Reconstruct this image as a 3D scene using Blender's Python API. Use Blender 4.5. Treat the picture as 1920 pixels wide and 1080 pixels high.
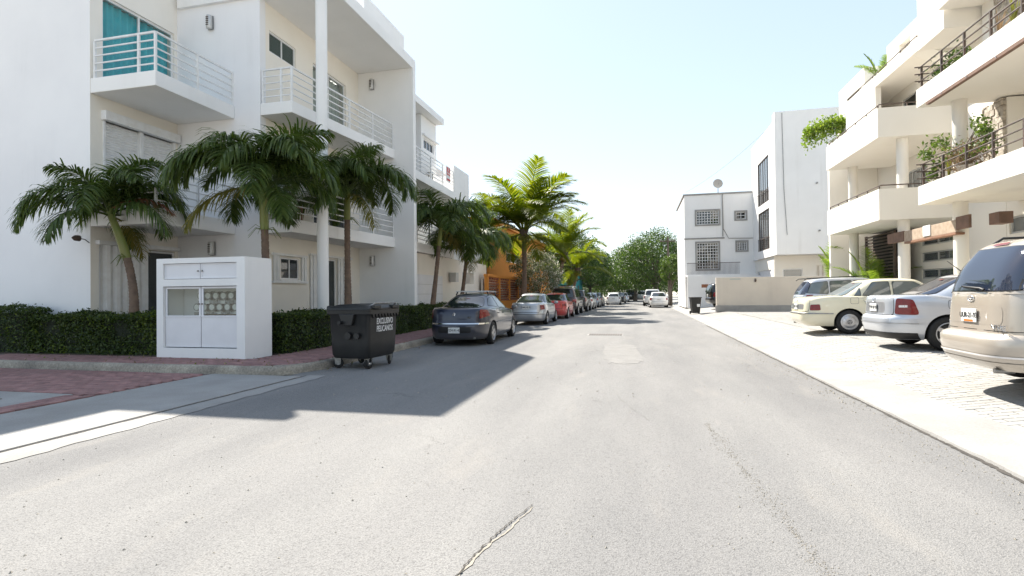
import bpy, bmesh, math, random
import numpy as np
from mathutils import Vector, Matrix
R = math.radians
sc = bpy.context.scene
col = sc.collection
for o in list(bpy.data.objects):
    bpy.data.objects.remove(o)

# ------------------------------------------------------------ camera
EYE = Vector((0, 0, 1.45))
YAW = math.atan2(238, 1000.0); PITCH = math.atan2(10.5, 1000.0); ROLL = R(0.6)
fw = Vector((-math.sin(YAW) * math.cos(PITCH), math.cos(YAW) * math.cos(PITCH), math.sin(PITCH)))
rt = Vector((math.cos(YAW), math.sin(YAW), 0)); up = rt.cross(fw)
rt2 = rt * math.cos(ROLL) - up * math.sin(ROLL); up2 = rt * math.sin(ROLL) + up * math.cos(ROLL)
cam = bpy.data.objects.new('camera', bpy.data.cameras.new('camera'))
col.objects.link(cam)
cam.data.sensor_width = 36; cam.data.lens = 36 * 1000 / 1920.0
cam.data.clip_start = 0.05; cam.data.clip_end = 4000
M4 = Matrix((rt2, up2, -fw)).transposed().to_4x4(); M4.translation = EYE
cam.matrix_world = M4
sc.camera = cam

# ------------------------------------------------------------ light
SUN_DIR = Vector((0.57, -0.68, -1.0)).normalized()          # the way the light travels
elev = math.asin(-SUN_DIR.z); azim = math.atan2(-SUN_DIR.x, -SUN_DIR.y)   # from +Y towards +X
SKY_STRENGTH = 0.13; SUN_STRENGTH = 2.45
w = bpy.data.worlds.new('World'); sc.world = w; w.use_nodes = True
nt = w.node_tree; nt.nodes.clear()
sky = nt.nodes.new('ShaderNodeTexSky'); sky.sky_type = 'NISHITA'; sky.sun_disc = False
sky.sun_elevation = elev; sky.sun_rotation = azim
sky.air_density = 1.0; sky.dust_density = 0.3; sky.ozone_density = 1.0; sky.altitude = 0
bg = nt.nodes.new('ShaderNodeBackground'); bg.inputs['Strength'].default_value = SKY_STRENGTH
wo = nt.nodes.new('ShaderNodeOutputWorld')
hs = nt.nodes.new('ShaderNodeHueSaturation'); hs.inputs['Saturation'].default_value = 1.16
ga = nt.nodes.new('ShaderNodeGamma'); ga.inputs['Gamma'].default_value = 0.42
nt.links.new(sky.outputs[0], ga.inputs['Color']); nt.links.new(ga.outputs[0], hs.inputs['Color']); nt.links.new(hs.outputs[0], bg.inputs[0]); nt.links.new(bg.outputs[0], wo.inputs[0])
sun = bpy.data.objects.new('sun', bpy.data.lights.new('sun', 'SUN')); col.objects.link(sun)
sun.data.energy = SUN_STRENGTH; sun.data.angle = R(0.53); sun.data.color = (1.0, 0.94, 0.84)
sun.rotation_mode = 'QUATERNION'; sun.rotation_quaternion = SUN_DIR.to_track_quat('-Z', 'Y')
sun.location = (-20, 25, 40)
vs = sc.view_settings
vs.view_transform = 'Standard'; vs.look = 'None'; vs.gamma = 1.0; vs.use_curve_mapping = False
vs.exposure = 2.2
sc.render.engine = 'CYCLES'
sc.cycles.use_denoising = True
sc.cycles.max_bounces = 7; sc.cycles.diffuse_bounces = 4; sc.cycles.glossy_bounces = 3
sc.cycles.transparent_max_bounces = 12; sc.cycles.transmission_bounces = 4
sc.cycles.caustics_reflective = False; sc.cycles.caustics_refractive = False

# ------------------------------------------------------------ materials
MATS = {}
def nodes_of(name):
    m = bpy.data.materials.new(name); m.use_nodes = True
    n = m.node_tree; n.nodes.clear()
    out = n.nodes.new('ShaderNodeOutputMaterial')
    return m, n, out
def L(n, a, b): n.links.new(a, b)
def ramp(n, src, p0, c0, p1, c1):
    r = n.nodes.new('ShaderNodeValToRGB')
    r.color_ramp.elements[0].position = p0; r.color_ramp.elements[0].color = (*c0, 1)
    r.color_ramp.elements[1].position = p1; r.color_ramp.elements[1].color = (*c1, 1)
    L(n, src, r.inputs[0]); return r.outputs[0]
def mixc(n, fac, a, b, mode='MIX'):
    m = n.nodes.new('ShaderNodeMix'); m.data_type = 'RGBA'; m.blend_type = mode
    for s, v in ((0, fac), (6, a), (7, b)):
        if isinstance(v, (int, float)): m.inputs[s].default_value = v
        elif isinstance(v, tuple): m.inputs[s].default_value = (*v, 1)
        else: L(n, v, m.inputs[s])
    return m.outputs[2]
def mapping(n, src, scale):
    mp = n.nodes.new('ShaderNodeMapping'); mp.inputs['Scale'].default_value = scale
    L(n, src, mp.inputs[0]); return mp.outputs[0]
def noise(n, vec, scale, detail=4, rough=0.55):
    t = n.nodes.new('ShaderNodeTexNoise'); t.inputs['Scale'].default_value = scale
    t.inputs['Detail'].default_value = detail; t.inputs['Roughness'].default_value = rough
    L(n, vec, t.inputs['Vector']); return t.outputs['Fac']
def coords(n, world=True):
    if world:
        return n.nodes.new('ShaderNodeNewGeometry').outputs['Position']
    return n.nodes.new('ShaderNodeTexCoord').outputs['Object']
def surf(name, c1, c2=None, scale=1.5, rough=0.8, bump=0.0, bscale=60, streak=0.0, streakc=(0.3, 0.28, 0.25),
         metallic=0.0, coat=0.0, world=True, rnd=0.0, lo=0.35, hi=0.7, fine=0.0, spec=0.5, sscale=(3, 3, 0.25)):
    if name in MATS: return MATS[name]
    m, n, out = nodes_of(name)
    b = n.nodes.new('ShaderNodeBsdfPrincipled'); L(n, b.outputs[0], out.inputs[0])
    b.inputs['Roughness'].default_value = rough; b.inputs['Metallic'].default_value = metallic
    b.inputs['Coat Weight'].default_value = coat; b.inputs['Coat Roughness'].default_value = 0.04
    b.inputs['Specular IOR Level'].default_value = spec
    p = coords(n, world)
    c = None
    if c2 is not None:
        c = ramp(n, noise(n, p, scale), lo, c1, hi, c2)
    if fine:
        f = ramp(n, noise(n, p, bscale * 0.7, 3), 0.3, (1 - fine,) * 3, 0.7, (1 + fine * 0.3,) * 3)
        c = mixc(n, 1.0, c if c is not None else c1, f, 'MULTIPLY')
    if streak:
        s = noise(n, mapping(n, p, sscale), 1.0, 5, 0.6)
        s2 = noise(n, p, 0.6, 3)
        mu = n.nodes.new('ShaderNodeMath'); mu.operation = 'MULTIPLY'
        r1 = ramp(n, s, 0.52, (0, 0, 0), 0.78, (1, 1, 1)); r2 = ramp(n, s2, 0.4, (0, 0, 0), 0.7, (streak,) * 3)
        L(n, r1, mu.inputs[0]); L(n, r2, mu.inputs[1])
        c = mixc(n, mu.outputs[0], c if c is not None else c1, streakc)
    if rnd:
        oi = n.nodes.new('ShaderNodeObjectInfo')
        v = ramp(n, oi.outputs['Random'], 0.0, (1 - rnd,) * 3, 1.0, (1 + rnd * 0.5,) * 3)
        c = mixc(n, 1.0, c if c is not None else c1, v, 'MULTIPLY')
    if c is None: b.inputs['Base Color'].default_value = (*c1, 1)
    else: L(n, c, b.inputs['Base Color'])
    if bump:
        bp = n.nodes.new('ShaderNodeBump'); bp.inputs['Strength'].default_value = bump
        bp.inputs['Distance'].default_value = 0.02
        L(n, noise(n, p, bscale, 5, 0.6), bp.inputs['Height']); L(n, bp.outputs[0], b.inputs['Normal'])
    MATS[name] = m
    return m
def leafmat(name, c1, c2, trans=0.35, rough=0.45, tc=None):
    m, n, out = nodes_of(name)
    g = n.nodes.new('ShaderNodeNewGeometry')
    c = ramp(n, g.outputs['Random Per Island'], 0.0, c1, 1.0, c2)
    b = n.nodes.new('ShaderNodeBsdfPrincipled'); b.inputs['Roughness'].default_value = rough
    b.inputs['Specular IOR Level'].default_value = 0.35
    L(n, c, b.inputs['Base Color'])
    t = n.nodes.new('ShaderNodeBsdfTranslucent')
    L(n, mixc(n, 1.0, c, tc or (1.5, 1.6, 0.5), 'MULTIPLY'), t.inputs[0])
    mx = n.nodes.new('ShaderNodeMixShader'); mx.inputs[0].default_value = trans
    L(n, b.outputs[0], mx.inputs[1]); L(n, t.outputs[0], mx.inputs[2]); L(n, mx.outputs[0], out.inputs[0])
    MATS[name] = m
    return m
def glassmat(name, tint=(0.6, 0.7, 0.7), refl=0.12, see=0.7, dark=(0.012, 0.015, 0.016)):
    # a pane: partly see-through, partly dim interior as opaque colour, with a clear reflection
    m, n, out = nodes_of(name)
    lw = n.nodes.new('ShaderNodeLayerWeight'); lw.inputs[0].default_value = 0.5
    fr = n.nodes.new('ShaderNodeMath'); fr.operation = 'POWER'; fr.inputs[1].default_value = 4.5; L(n, lw.outputs['Facing'], fr.inputs[0])
    ad = n.nodes.new('ShaderNodeMath'); ad.operation = 'ADD'; ad.use_clamp = True; ad.inputs[1].default_value = refl
    L(n, fr.outputs[0], ad.inputs[0])
    gl = n.nodes.new('ShaderNodeBsdfGlossy'); gl.inputs['Roughness'].default_value = 0.015
    tr = n.nodes.new('ShaderNodeBsdfTransparent'); tr.inputs[0].default_value = (*tint, 1)
    df = n.nodes.new('ShaderNodeBsdfDiffuse'); df.inputs[0].default_value = (*dark, 1)
    m1 = n.nodes.new('ShaderNodeMixShader'); m1.inputs[0].default_value = see
    L(n, df.outputs[0], m1.inputs[1]); L(n, tr.outputs[0], m1.inputs[2])
    m2 = n.nodes.new('ShaderNodeMixShader'); L(n, ad.outputs[0], m2.inputs[0])
    L(n, m1.outputs[0], m2.inputs[1]); L(n, gl.outputs[0], m2.inputs[2]); L(n, m2.outputs[0], out.inputs[0])
    MATS[name] = m
    return m
def paint(name, c, metallic=0.35, rough=0.32, dirt=0.12):
    m, n, out = nodes_of(name)
    b = n.nodes.new('ShaderNodeBsdfPrincipled'); L(n, b.outputs[0], out.inputs[0])
    p = coords(n, False)
    d = ramp(n, noise(n, p, 3.0, 5), 0.45, c, 0.8, tuple(x * (1 - dirt) + 0.35 * dirt for x in c))
    sp = n.nodes.new('ShaderNodeSeparateXYZ'); L(n, p, sp.inputs[0])
    lowd = ramp(n, sp.outputs['Z'], 0.15, (1, 1, 1), 0.6, (0, 0, 0))
    mm = n.nodes.new('ShaderNodeMath'); mm.operation = 'MULTIPLY'; mm.inputs[1].default_value = 0.35
    L(n, lowd, mm.inputs[0])
    L(n, mixc(n, mm.outputs[0], d, (0.28, 0.26, 0.23)), b.inputs['Base Color'])
    b.inputs['Metallic'].default_value = metallic; b.inputs['Roughness'].default_value = rough
    b.inputs['Coat Weight'].default_value = 0.9; b.inputs['Coat Roughness'].default_value = 0.05
    MATS[name] = m
    return m

surf('stucco', (0.87, 0.86, 0.845), (0.82, 0.815, 0.80), 0.8, 0.9, 0.10, 140, streak=0.34, streakc=(0.56, 0.54, 0.50))
surf('stucco_blue', (0.86, 0.855, 0.86), (0.81, 0.805, 0.815), 0.6, 0.9, 0.08, 120, streak=0.26, streakc=(0.60, 0.59, 0.59))
surf('stucco_cream', (0.87, 0.82, 0.74), (0.83, 0.78, 0.69), 0.8, 0.9, 0.08, 120, streak=0.12, streakc=(0.6, 0.52, 0.42))
surf('stucco_right', (0.81, 0.775, 0.71), (0.775, 0.735, 0.665), 0.5, 0.9, 0.07, 120, streak=0.18, streakc=(0.62, 0.54, 0.43))
surf('stucco_white_r', (0.85, 0.84, 0.825), (0.79, 0.78, 0.765), 0.5, 0.9, 0.08, 90, streak=0.40, streakc=(0.46, 0.43, 0.39), sscale=(2.2, 2.2, 0.12))
surf('stucco_beige', (0.62, 0.56, 0.48), (0.56, 0.50, 0.43), 0.6, 0.9, 0.12, 60, streak=0.35, streakc=(0.40, 0.36, 0.31))
surf('stucco_orange', (0.72, 0.29, 0.055), (0.66, 0.25, 0.045), 0.5, 0.85, 0.08, 60, streak=0.2, streakc=(0.45, 0.2, 0.07))
surf('stucco_teal', (0.03, 0.28, 0.30), (0.02, 0.24, 0.26), 0.5, 0.85)
surf('soffit', (0.86, 0.85, 0.83), (0.82, 0.81, 0.79), 0.8, 0.95, 0.08, 140)
surf('white_metal', (0.80, 0.80, 0.80), (0.72, 0.71, 0.69), 6, 0.45, 0.02, 40)
surf('white_panel', (0.77, 0.77, 0.79), (0.72, 0.72, 0.74), 2.5, 0.5, 0.02, 60, streak=0.15, streakc=(0.55, 0.54, 0.52))
surf('alu', (0.55, 0.55, 0.54), None, rough=0.45, metallic=0.5)
surf('dark_iron', (0.055, 0.045, 0.04), (0.11, 0.07, 0.05), 8, 0.6, 0.06, 60)
surf('rust_beam', (0.20, 0.115, 0.08), (0.14, 0.085, 0.06), 5, 0.75, 0.1, 40)
surf('wood', (0.28, 0.15, 0.09), (0.20, 0.10, 0.06), 5, 0.6, 0.1, 30, sscale=(1, 1, 8))
surf('concrete', (0.36, 0.35, 0.335), (0.28, 0.27, 0.255), 1.2, 0.92, 0.25, 70, streak=0.2, streakc=(0.30, 0.28, 0.25), sscale=(1.2, 1.2, 1.2), fine=0.15)
surf('kerb_stone', (0.46, 0.41, 0.33), (0.22, 0.195, 0.165), 1.5, 0.92, 0.6, 40, fine=0.35, streak=0.5, streakc=(0.16, 0.15, 0.13), sscale=(2.5, 2.5, 3.5))
surf('brick_red', (0.34, 0.185, 0.17), (0.25, 0.145, 0.135), 9, 0.9, 0.3, 90, rnd=0.25, streak=0.35, streakc=(0.30, 0.25, 0.23), sscale=(1.3, 1.3, 1.3))
surf('brick_bed', (0.20, 0.14, 0.125), (0.15, 0.12, 0.11), 5, 0.95, 0.3, 60)
surf('paver_pale', (0.39, 0.38, 0.36), (0.345, 0.335, 0.315), 1.3, 0.9, 0.3, 90, rnd=0.12, streak=0.3, streakc=(0.22, 0.205, 0.19), sscale=(0.7, 0.7, 0.7), fine=0.12)
surf('paver_bed', (0.31, 0.295, 0.275), (0.24, 0.225, 0.21), 5, 0.95, 0.3, 60)
surf('soil', (0.10, 0.075, 0.05), (0.06, 0.045, 0.03), 5, 0.95, 0.5, 30)
surf('sand', (0.45, 0.41, 0.34), (0.36, 0.33, 0.28), 0.3, 0.95, 0.3, 30)
surf('black_plastic', (0.010, 0.0105, 0.011), (0.018, 0.0175, 0.017), 5, 0.45, 0.03, 40, streak=0.4, streakc=(0.05, 0.046, 0.042), sscale=(2, 2, 0.7), world=False)
surf('rubber', (0.009, 0.009, 0.009), (0.018, 0.017, 0.016), 20, 0.75, world=False)
surf('black_trim', (0.009, 0.009, 0.0095), None, rough=0.5)
surf('chrome', (0.75, 0.75, 0.75), None, rough=0.14, metallic=1.0)
surf('alloy', (0.55, 0.55, 0.56), (0.42, 0.42, 0.43), 14, 0.32, metallic=0.85, world=False)
surf('steel', (0.34, 0.34, 0.33), (0.2, 0.19, 0.18), 20, 0.4, metallic=0.9, world=False)
surf('lamp_white', (0.75, 0.72, 0.7), None, rough=0.1, coat=1.0)
surf('lamp_red', (0.20, 0.0025, 0.004), (0.15, 0.002, 0.003), 30, 0.25, coat=0.35, world=False)
surf('lamp_orange', (0.7, 0.2, 0.03), None, rough=0.12, coat=1.0)
surf('plate_white', (0.72, 0.72, 0.70), (0.6, 0.6, 0.58), 20, 0.4, world=False)
surf('ink', (0.02, 0.02, 0.02), None, rough=0.6)
surf('ink_white', (0.80, 0.80, 0.80), (0.62, 0.62, 0.62), 60, 0.6)
surf('sign_red', (0.55, 0.03, 0.025), None, rough=0.5)
surf('curtain_teal', (0.07, 0.52, 0.60), (0.055, 0.44, 0.52), 2, 0.85)
surf('curtain_pale', (0.45, 0.47, 0.44), (0.36, 0.38, 0.36), 2, 0.85)
surf('dark_room', (0.03, 0.03, 0.03), None, rough=0.9)  # indoor darkness put into the base colour
surf('palm_trunk', (0.20, 0.135, 0.095), (0.12, 0.085, 0.065), 7, 0.9, 0.5, 30, world=False)
surf('crownshaft', (0.15, 0.19, 0.04), (0.20, 0.19, 0.05), 2.5, 0.45, 0.05, 20, world=False)
surf('bark', (0.14, 0.11, 0.085), (0.09, 0.07, 0.055), 6, 0.9, 0.6, 25, world=False)
surf('terracotta', (0.32, 0.13, 0.07), (0.25, 0.1, 0.06), 6, 0.85, 0.1, 40)
surf('meter_grey', (0.30, 0.30, 0.29), (0.2, 0.2, 0.2), 8, 0.5, world=False)
leafmat('frond', (0.045, 0.085, 0.022), (0.125, 0.165, 0.045), 0.32, 0.36)
leafmat('frond_dead', (0.22, 0.10, 0.06), (0.28, 0.13, 0.07), 0.2, 0.7, (1.2, 1.0, 0.7))
leafmat('frond_coco', (0.07, 0.13, 0.018), (0.20, 0.22, 0.03), 0.55, 0.4, (1.7, 1.6, 0.35))
leafmat('hedge_leaf', (0.022, 0.046, 0.012), (0.075, 0.105, 0.022), 0.25, 0.45)
leafmat('hedge_new', (0.10, 0.15, 0.02), (0.16, 0.20, 0.03), 0.35, 0.45)
leafmat('tree_leaf', (0.028, 0.060, 0.016), (0.070, 0.115, 0.028), 0.30, 0.4)
leafmat('tree_leaf_light', (0.07, 0.12, 0.03), (0.13, 0.18, 0.05), 0.35, 0.45)
leafmat('shrub_leaf', (0.09, 0.12, 0.06), (0.22, 0.25, 0.17), 0.30, 0.5, (1.2, 1.3, 0.8))
leafmat('petal', (0.55, 0.50, 0.45), (0.70, 0.66, 0.60), 0.35, 0.6, (1.1, 1.1, 1.0))
leafmat('vine_leaf', (0.12, 0.20, 0.03), (0.24, 0.30, 0.06), 0.40, 0.45)
leafmat('spiky_leaf', (0.12, 0.15, 0.04), (0.30, 0.28, 0.07), 0.3, 0.5)
leafmat('dry_leaf', (0.22, 0.15, 0.09), (0.34, 0.25, 0.16), 0.25, 0.7, (1.1, 1.0, 0.8))
glassmat('pane_clear', (0.95, 0.98, 0.97), 0.035, 0.97)
glassmat('pane_dark', (0.3, 0.36, 0.35), 0.10, 0.25, (0.02, 0.027, 0.027))
glassmat('pane_green', (0.5, 0.65, 0.6), 0.10, 0.3, (0.05, 0.085, 0.08))
glassmat('pane_grey', (0.5, 0.55, 0.58), 0.16, 0.3, (0.16, 0.18, 0.19))
glassmat('car_glass', (0.35, 0.42, 0.42), 0.10, 0.0, (0.02, 0.026, 0.028))
glassmat('car_glass_pale', (0.5, 0.55, 0.55), 0.14, 0.0, (0.13, 0.155, 0.15))
glassmat('car_glass_blue', (0.4, 0.5, 0.6), 0.12, 0.0, (0.016, 0.022, 0.042))  # bluish reflection put into the glass colour

# asphalt: sun-bleached, with coarse stones, dusty drifts and worn wheel tracks
def asphalt():
    m, n, out = nodes_of('asphalt')
    b = n.nodes.new('ShaderNodeBsdfPrincipled'); L(n, b.outputs[0], out.inputs[0])
    b.inputs['Roughness'].default_value = 0.9; b.inputs['Specular IOR Level'].default_value = 0.3
    p = coords(n)
    big = ramp(n, noise(n, mapping(n, p, (0.55, 0.16, 1)), 1.0, 5, 0.6), 0.34, (0.20, 0.197, 0.195), 0.68, (0.27, 0.263, 0.255))
    v = n.nodes.new('ShaderNodeTexVoronoi'); v.inputs['Scale'].default_value = 120; L(n, p, v.inputs['Vector'])
    st = ramp(n, v.outputs['Color'], 0.1, (0.80, 0.80, 0.80), 0.9, (1.16, 1.155, 1.14))
    c = mixc(n, 0.75, big, mixc(n, 1.0, big, st, 'MULTIPLY'))
    gap = ramp(n, v.outputs['Distance'], 0.5, (1, 1, 1), 0.85, (0.62, 0.62, 0.62))
    c = mixc(n, 0.8, c, mixc(n, 1.0, c, gap, 'MULTIPLY'))
    pits = ramp(n, noise(n, p, 38, 2, 0.4), 0.24, (0.55, 0.55, 0.55), 0.33, (1, 1, 1))
    c = mixc(n, 1.0, c, pits, 'MULTIPLY')
    lane = ramp(n, noise(n, mapping(n, p, (1.1, 0.025, 1)), 1.0, 3, 0.5), 0.36, (0.92, 0.92, 0.925), 0.66, (1.04, 1.04, 1.035))
    c = mixc(n, 1.0, c, lane, 'MULTIPLY')
    dust = ramp(n, noise(n, mapping(n, p, (1.4, 0.35, 1)), 1.1, 6, 0.65), 0.56, (0, 0, 0), 0.82, (0.38, 0.38, 0.38))
    c = mixc(n, dust, c, (0.35, 0.32, 0.28))
    # fine meandering cracks, broken up
    cv = n.nodes.new('ShaderNodeTexVoronoi'); cv.feature = 'DISTANCE_TO_EDGE'; cv.inputs['Scale'].default_value = 0.33
    wn = n.nodes.new('ShaderNodeTexNoise'); wn.inputs['Scale'].default_value = 2.2; wn.inputs['Detail'].default_value = 6; L(n, p, wn.inputs['Vector'])
    wm = n.nodes.new('ShaderNodeVectorMath'); wm.operation = 'MULTIPLY_ADD'; wm.inputs[1].default_value = (0.9, 0.9, 0); L(n, wn.outputs['Color'], wm.inputs[0]); L(n, p, wm.inputs[2])
    L(n, wm.outputs[0], cv.inputs['Vector'])
    ck = ramp(n, cv.outputs['Distance'], 0.001, (1, 1, 1), 0.006, (0, 0, 0))
    br = ramp(n, noise(n, p, 0.5, 3), 0.56, (0, 0, 0), 0.66, (0.55, 0.55, 0.55))
    mu = n.nodes.new('ShaderNodeMath'); mu.operation = 'MULTIPLY'; L(n, ck, mu.inputs[0]); L(n, br, mu.inputs[1])
    c = mixc(n, mu.outputs[0], c, (0.09, 0.085, 0.08))
    oil = ramp(n, noise(n, p, 0.9, 2, 0.3), 0.72, (0, 0, 0), 0.80, (0.35, 0.35, 0.35))
    c = mixc(n, oil, c, (0.09, 0.09, 0.09))
    L(n, c, b.inputs['Base Color'])
    bp = n.nodes.new('ShaderNodeBump'); bp.inputs['Strength'].default_value = 0.4; bp.inputs['Distance'].default_value = 0.008
    L(n, v.outputs['Distance'], bp.inputs['Height']); L(n, bp.outputs[0], b.inputs['Normal'])
    MATS['asphalt'] = m
asphalt()
surf('asphalt_patch', (0.25, 0.243, 0.232), (0.205, 0.198, 0.19), 3, 0.9, 0.3, 70, fine=0.25)
surf('crack_sand', (0.37, 0.33, 0.27), (0.29, 0.265, 0.225), 20, 0.95, 0.4, 60)
surf('crack_dark', (0.05, 0.045, 0.04), (0.09, 0.08, 0.07), 20, 0.95)

# ------------------------------------------------------------ mesh helpers
class MB:
    def __init__(s): s.v = []; s.f = []; s.mi = []
    def quad(s, a, b, c, d, mi=0):
        i = len(s.v); s.v += [tuple(a), tuple(b), tuple(c), tuple(d)]; s.f.append((i, i + 1, i + 2, i + 3)); s.mi.append(mi); return s
    def box(s, x0, x1, y0, y1, z0, z1, mi=0):
        i = len(s.v)
        s.v += [(x0, y0, z0), (x1, y0, z0), (x1, y1, z0), (x0, y1, z0), (x0, y0, z1), (x1, y0, z1), (x1, y1, z1), (x0, y1, z1)]
        for q in ((0, 3, 2, 1), (4, 5, 6, 7), (0, 1, 5, 4), (1, 2, 6, 5), (2, 3, 7, 6), (3, 0, 4, 7)):
            s.f.append(tuple(i + k for k in q)); s.mi.append(mi)
        return s
    def prism(s, poly, z0, z1, mi=0):
        # counter-clockwise plan polygon; z0, z1 may be functions of (x, y)
        n = len(poly); i = len(s.v)
        fz = lambda z, p: z(p[0], p[1]) if callable(z) else z
        s.v += [(p[0], p[1], fz(z0, p)) for p in poly] + [(p[0], p[1], fz(z1, p)) for p in poly]
        s.f.append(tuple(i + k for k in range(n - 1, -1, -1))); s.f.append(tuple(i + n + k for k in range(n)))
        s.mi += [mi, mi]
        for k in range(n):
            j = (k + 1) % n
            s.f.append((i + k, i + j, i + n + j, i + n + k)); s.mi.append(mi)
        return s
    def sideprism(s, poly, a0, a1, axis='y', mi=0):
        # polygon in (u, z) pushed along an axis
        n = len(poly); i = len(s.v)
        mk = (lambda u, z, a: (u, a, z)) if axis == 'y' else (lambda u, z, a: (a, u, z))
        s.v += [mk(p[0], p[1], a0) for p in poly] + [mk(p[0], p[1], a1) for p in poly]
        s.f.append(tuple(i + k for k in range(n - 1, -1, -1))); s.f.append(tuple(i + n + k for k in range(n))); s.mi += [mi, mi]
        for k in range(n):
            j = (k + 1) % n
            s.f.append((i + k, i + j, i + n + j, i + n + k)); s.mi.append(mi)
        return s
    def tube(s, pts, r, n=8, caps=True, mi=0):
        pts = [Vector(p) for p in pts]; m = len(pts)
        rr = r if isinstance(r, (list, tuple)) else [r] * m
        i0 = len(s.v)
        t0 = (pts[1] - pts[0]).normalized()
        u = t0.cross(Vector((0, 0, 1)))
        if u.length < 1e-3: u = t0.cross(Vector((1, 0, 0)))
        u.normalize()
        for k in range(m):
            t = (pts[min(k + 1, m - 1)] - pts[max(k - 1, 0)]).normalized()
            u = (u - t * u.dot(t)).normalized(); vv = t.cross(u)
            for j in range(n):
                a = 2 * math.pi * j / n
                s.v.append(tuple(pts[k] + u * (rr[k] * math.cos(a)) + vv * (rr[k] * math.sin(a))))
        for k in range(m - 1):
            for j in range(n):
                a = i0 + k * n + j; b = i0 + k * n + (j + 1) % n
                s.f.append((a, b, b + n, a + n)); s.mi.append(mi)
        if caps:
            s.f.append(tuple(i0 + j for j in range(n - 1, -1, -1))); s.f.append(tuple(i0 + (m - 1) * n + j for j in range(n))); s.mi += [mi, mi]
        return s
    def bar(s, p, q, w, h, mi=0):
        # rectangular bar from p to q: w across, h upwards
        p = Vector(p); q = Vector(q); t = (q - p).normalized()
        u = t.cross(Vector((0, 0, 1)))
        if u.length < 1e-3: u = Vector((1, 0, 0))
        u.normalize(); v = u.cross(t)
        i = len(s.v)
        for c in (p, q):
            for a, b in ((-1, -1), (1, -1), (1, 1), (-1, 1)):
                s.v.append(tuple(c + u * (a * w / 2) + v * (b * h / 2)))
        for f in ((0, 3, 2, 1), (4, 5, 6, 7), (0, 1, 5, 4), (1, 2, 6, 5), (2, 3, 7, 6), (3, 0, 4, 7)):
            s.f.append(tuple(i + k for k in f)); s.mi.append(mi)
        return s
    def lathe(s, prof, n=24, axis='z', c=(0, 0, 0), mi=0):
        # prof: (radius, height) pairs
        i0 = len(s.v); m = len(prof)
        for r, h in prof:
            for j in range(n):
                a = 2 * math.pi * j / n; ca, sa = r * math.cos(a), r * math.sin(a)
                p = (ca, sa, h) if axis == 'z' else ((ca, h, -sa) if axis == 'y' else (h, ca, sa))
                s.v.append((c[0] + p[0], c[1] + p[1], c[2] + p[2]))
        for k in range(m - 1):
            for j in range(n):
                a = i0 + k * n + j; b = i0 + k * n + (j + 1) % n
                s.f.append((a, b, b + n, a + n)); s.mi.append(mi)
        s.f.append(tuple(i0 + j for j in range(n - 1, -1, -1))); s.f.append(tuple(i0 + (m - 1) * n + j for j in range(n))); s.mi += [mi, mi]
        return s
    def grid(s, rows, mi=0, closed=False):
        i0 = len(s.v); nr = len(rows); nc = len(rows[0])
        for r in rows: s.v += [tuple(p) for p in r]
        for a in range(nr - 1):
            for b in range(nc if closed else nc - 1):
                c = (b + 1) % nc
                s.f.append((i0 + a * nc + b, i0 + a * nc + c, i0 + (a + 1) * nc + c, i0 + (a + 1) * nc + b)); s.mi.append(mi)
        return s
    def mesh(s, name, mats, smooth=None):
        me = bpy.data.meshes.new(name); me.from_pydata(s.v, [], s.f)
        for m in (mats if isinstance(mats, (list, tuple)) else [mats]):
            me.materials.append(MATS[m] if isinstance(m, str) else m)
        if any(s.mi): me.polygons.foreach_set('material_index', s.mi)
        if smooth is not None:
            me.polygons.foreach_set('use_smooth', [True] * len(s.f))
            if smooth < 180: me.set_sharp_from_angle(angle=R(smooth))
        me.update()
        return me
    def build(s, name, mats, parent=None, smooth=None, bevel=0, loc=None):
        return link(name, s.mesh(name, mats, smooth), parent, loc, bevel)
def link(name, me, parent=None, loc=None, bevel=0):
    o = bpy.data.objects.new(name, me); col.objects.link(o)
    if parent is not None: o.parent = parent
    if loc is not None: o.location = loc
    if bevel:
        b = o.modifiers.new('bevel', 'BEVEL'); b.width = bevel; b.segments = 2; b.limit_method = 'ANGLE'; b.angle_limit = R(40)
    return o
def tag(o, label=None, cat=None, group=None, kind=None):
    if label: o['label'] = label
    if cat: o['category'] = cat
    if group: o['group'] = group
    if kind: o['kind'] = kind
    return o
def thing(name, label, cat, loc=(0, 0, 0), rz=0, group=None):
    o = bpy.data.objects.new(name, None); col.objects.link(o)
    o.location = loc; o.rotation_euler = (0, 0, rz); o.empty_display_size = 0.2
    return tag(o, label, cat, group)
def copy_tree(o, parent=None):
    c = o.copy(); col.objects.link(c); c.parent = parent
    for ch in o.children: copy_tree(ch, c)
    return c
def text_mesh(name, body, size, mat, extrude=0.002, bold=0.0, sx=1.0):
    cu = bpy.data.curves.new(name, 'FONT'); cu.body = body; cu.size = size; cu.extrude = extrude
    cu.align_x = 'CENTER'; cu.align_y = 'CENTER'; cu.offset = bold; cu.resolution_u = 3
    t = bpy.data.objects.new(name, cu); me = bpy.data.meshes.new_from_object(t)
    bpy.data.objects.remove(t); me.name = name
    me.materials.clear(); me.materials.append(MATS[mat])
    if sx != 1.0:
        me.transform(Matrix.Diagonal((sx, 1, 1, 1)))
    return me
def place_text(name, body, size, mat, parent, origin, right, upv, bold=0.0, sx=1.0):
    o = link(name, text_mesh(name, body, size, mat, 0.0015, bold, sx), parent)
    r = Vector(right).normalized(); u = Vector(upv).normalized(); nrm = r.cross(u)
    m = Matrix((r, u, nrm)).transposed().to_4x4(); m.translation = Vector(origin)
    o.matrix_local = m
    return o
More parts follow.
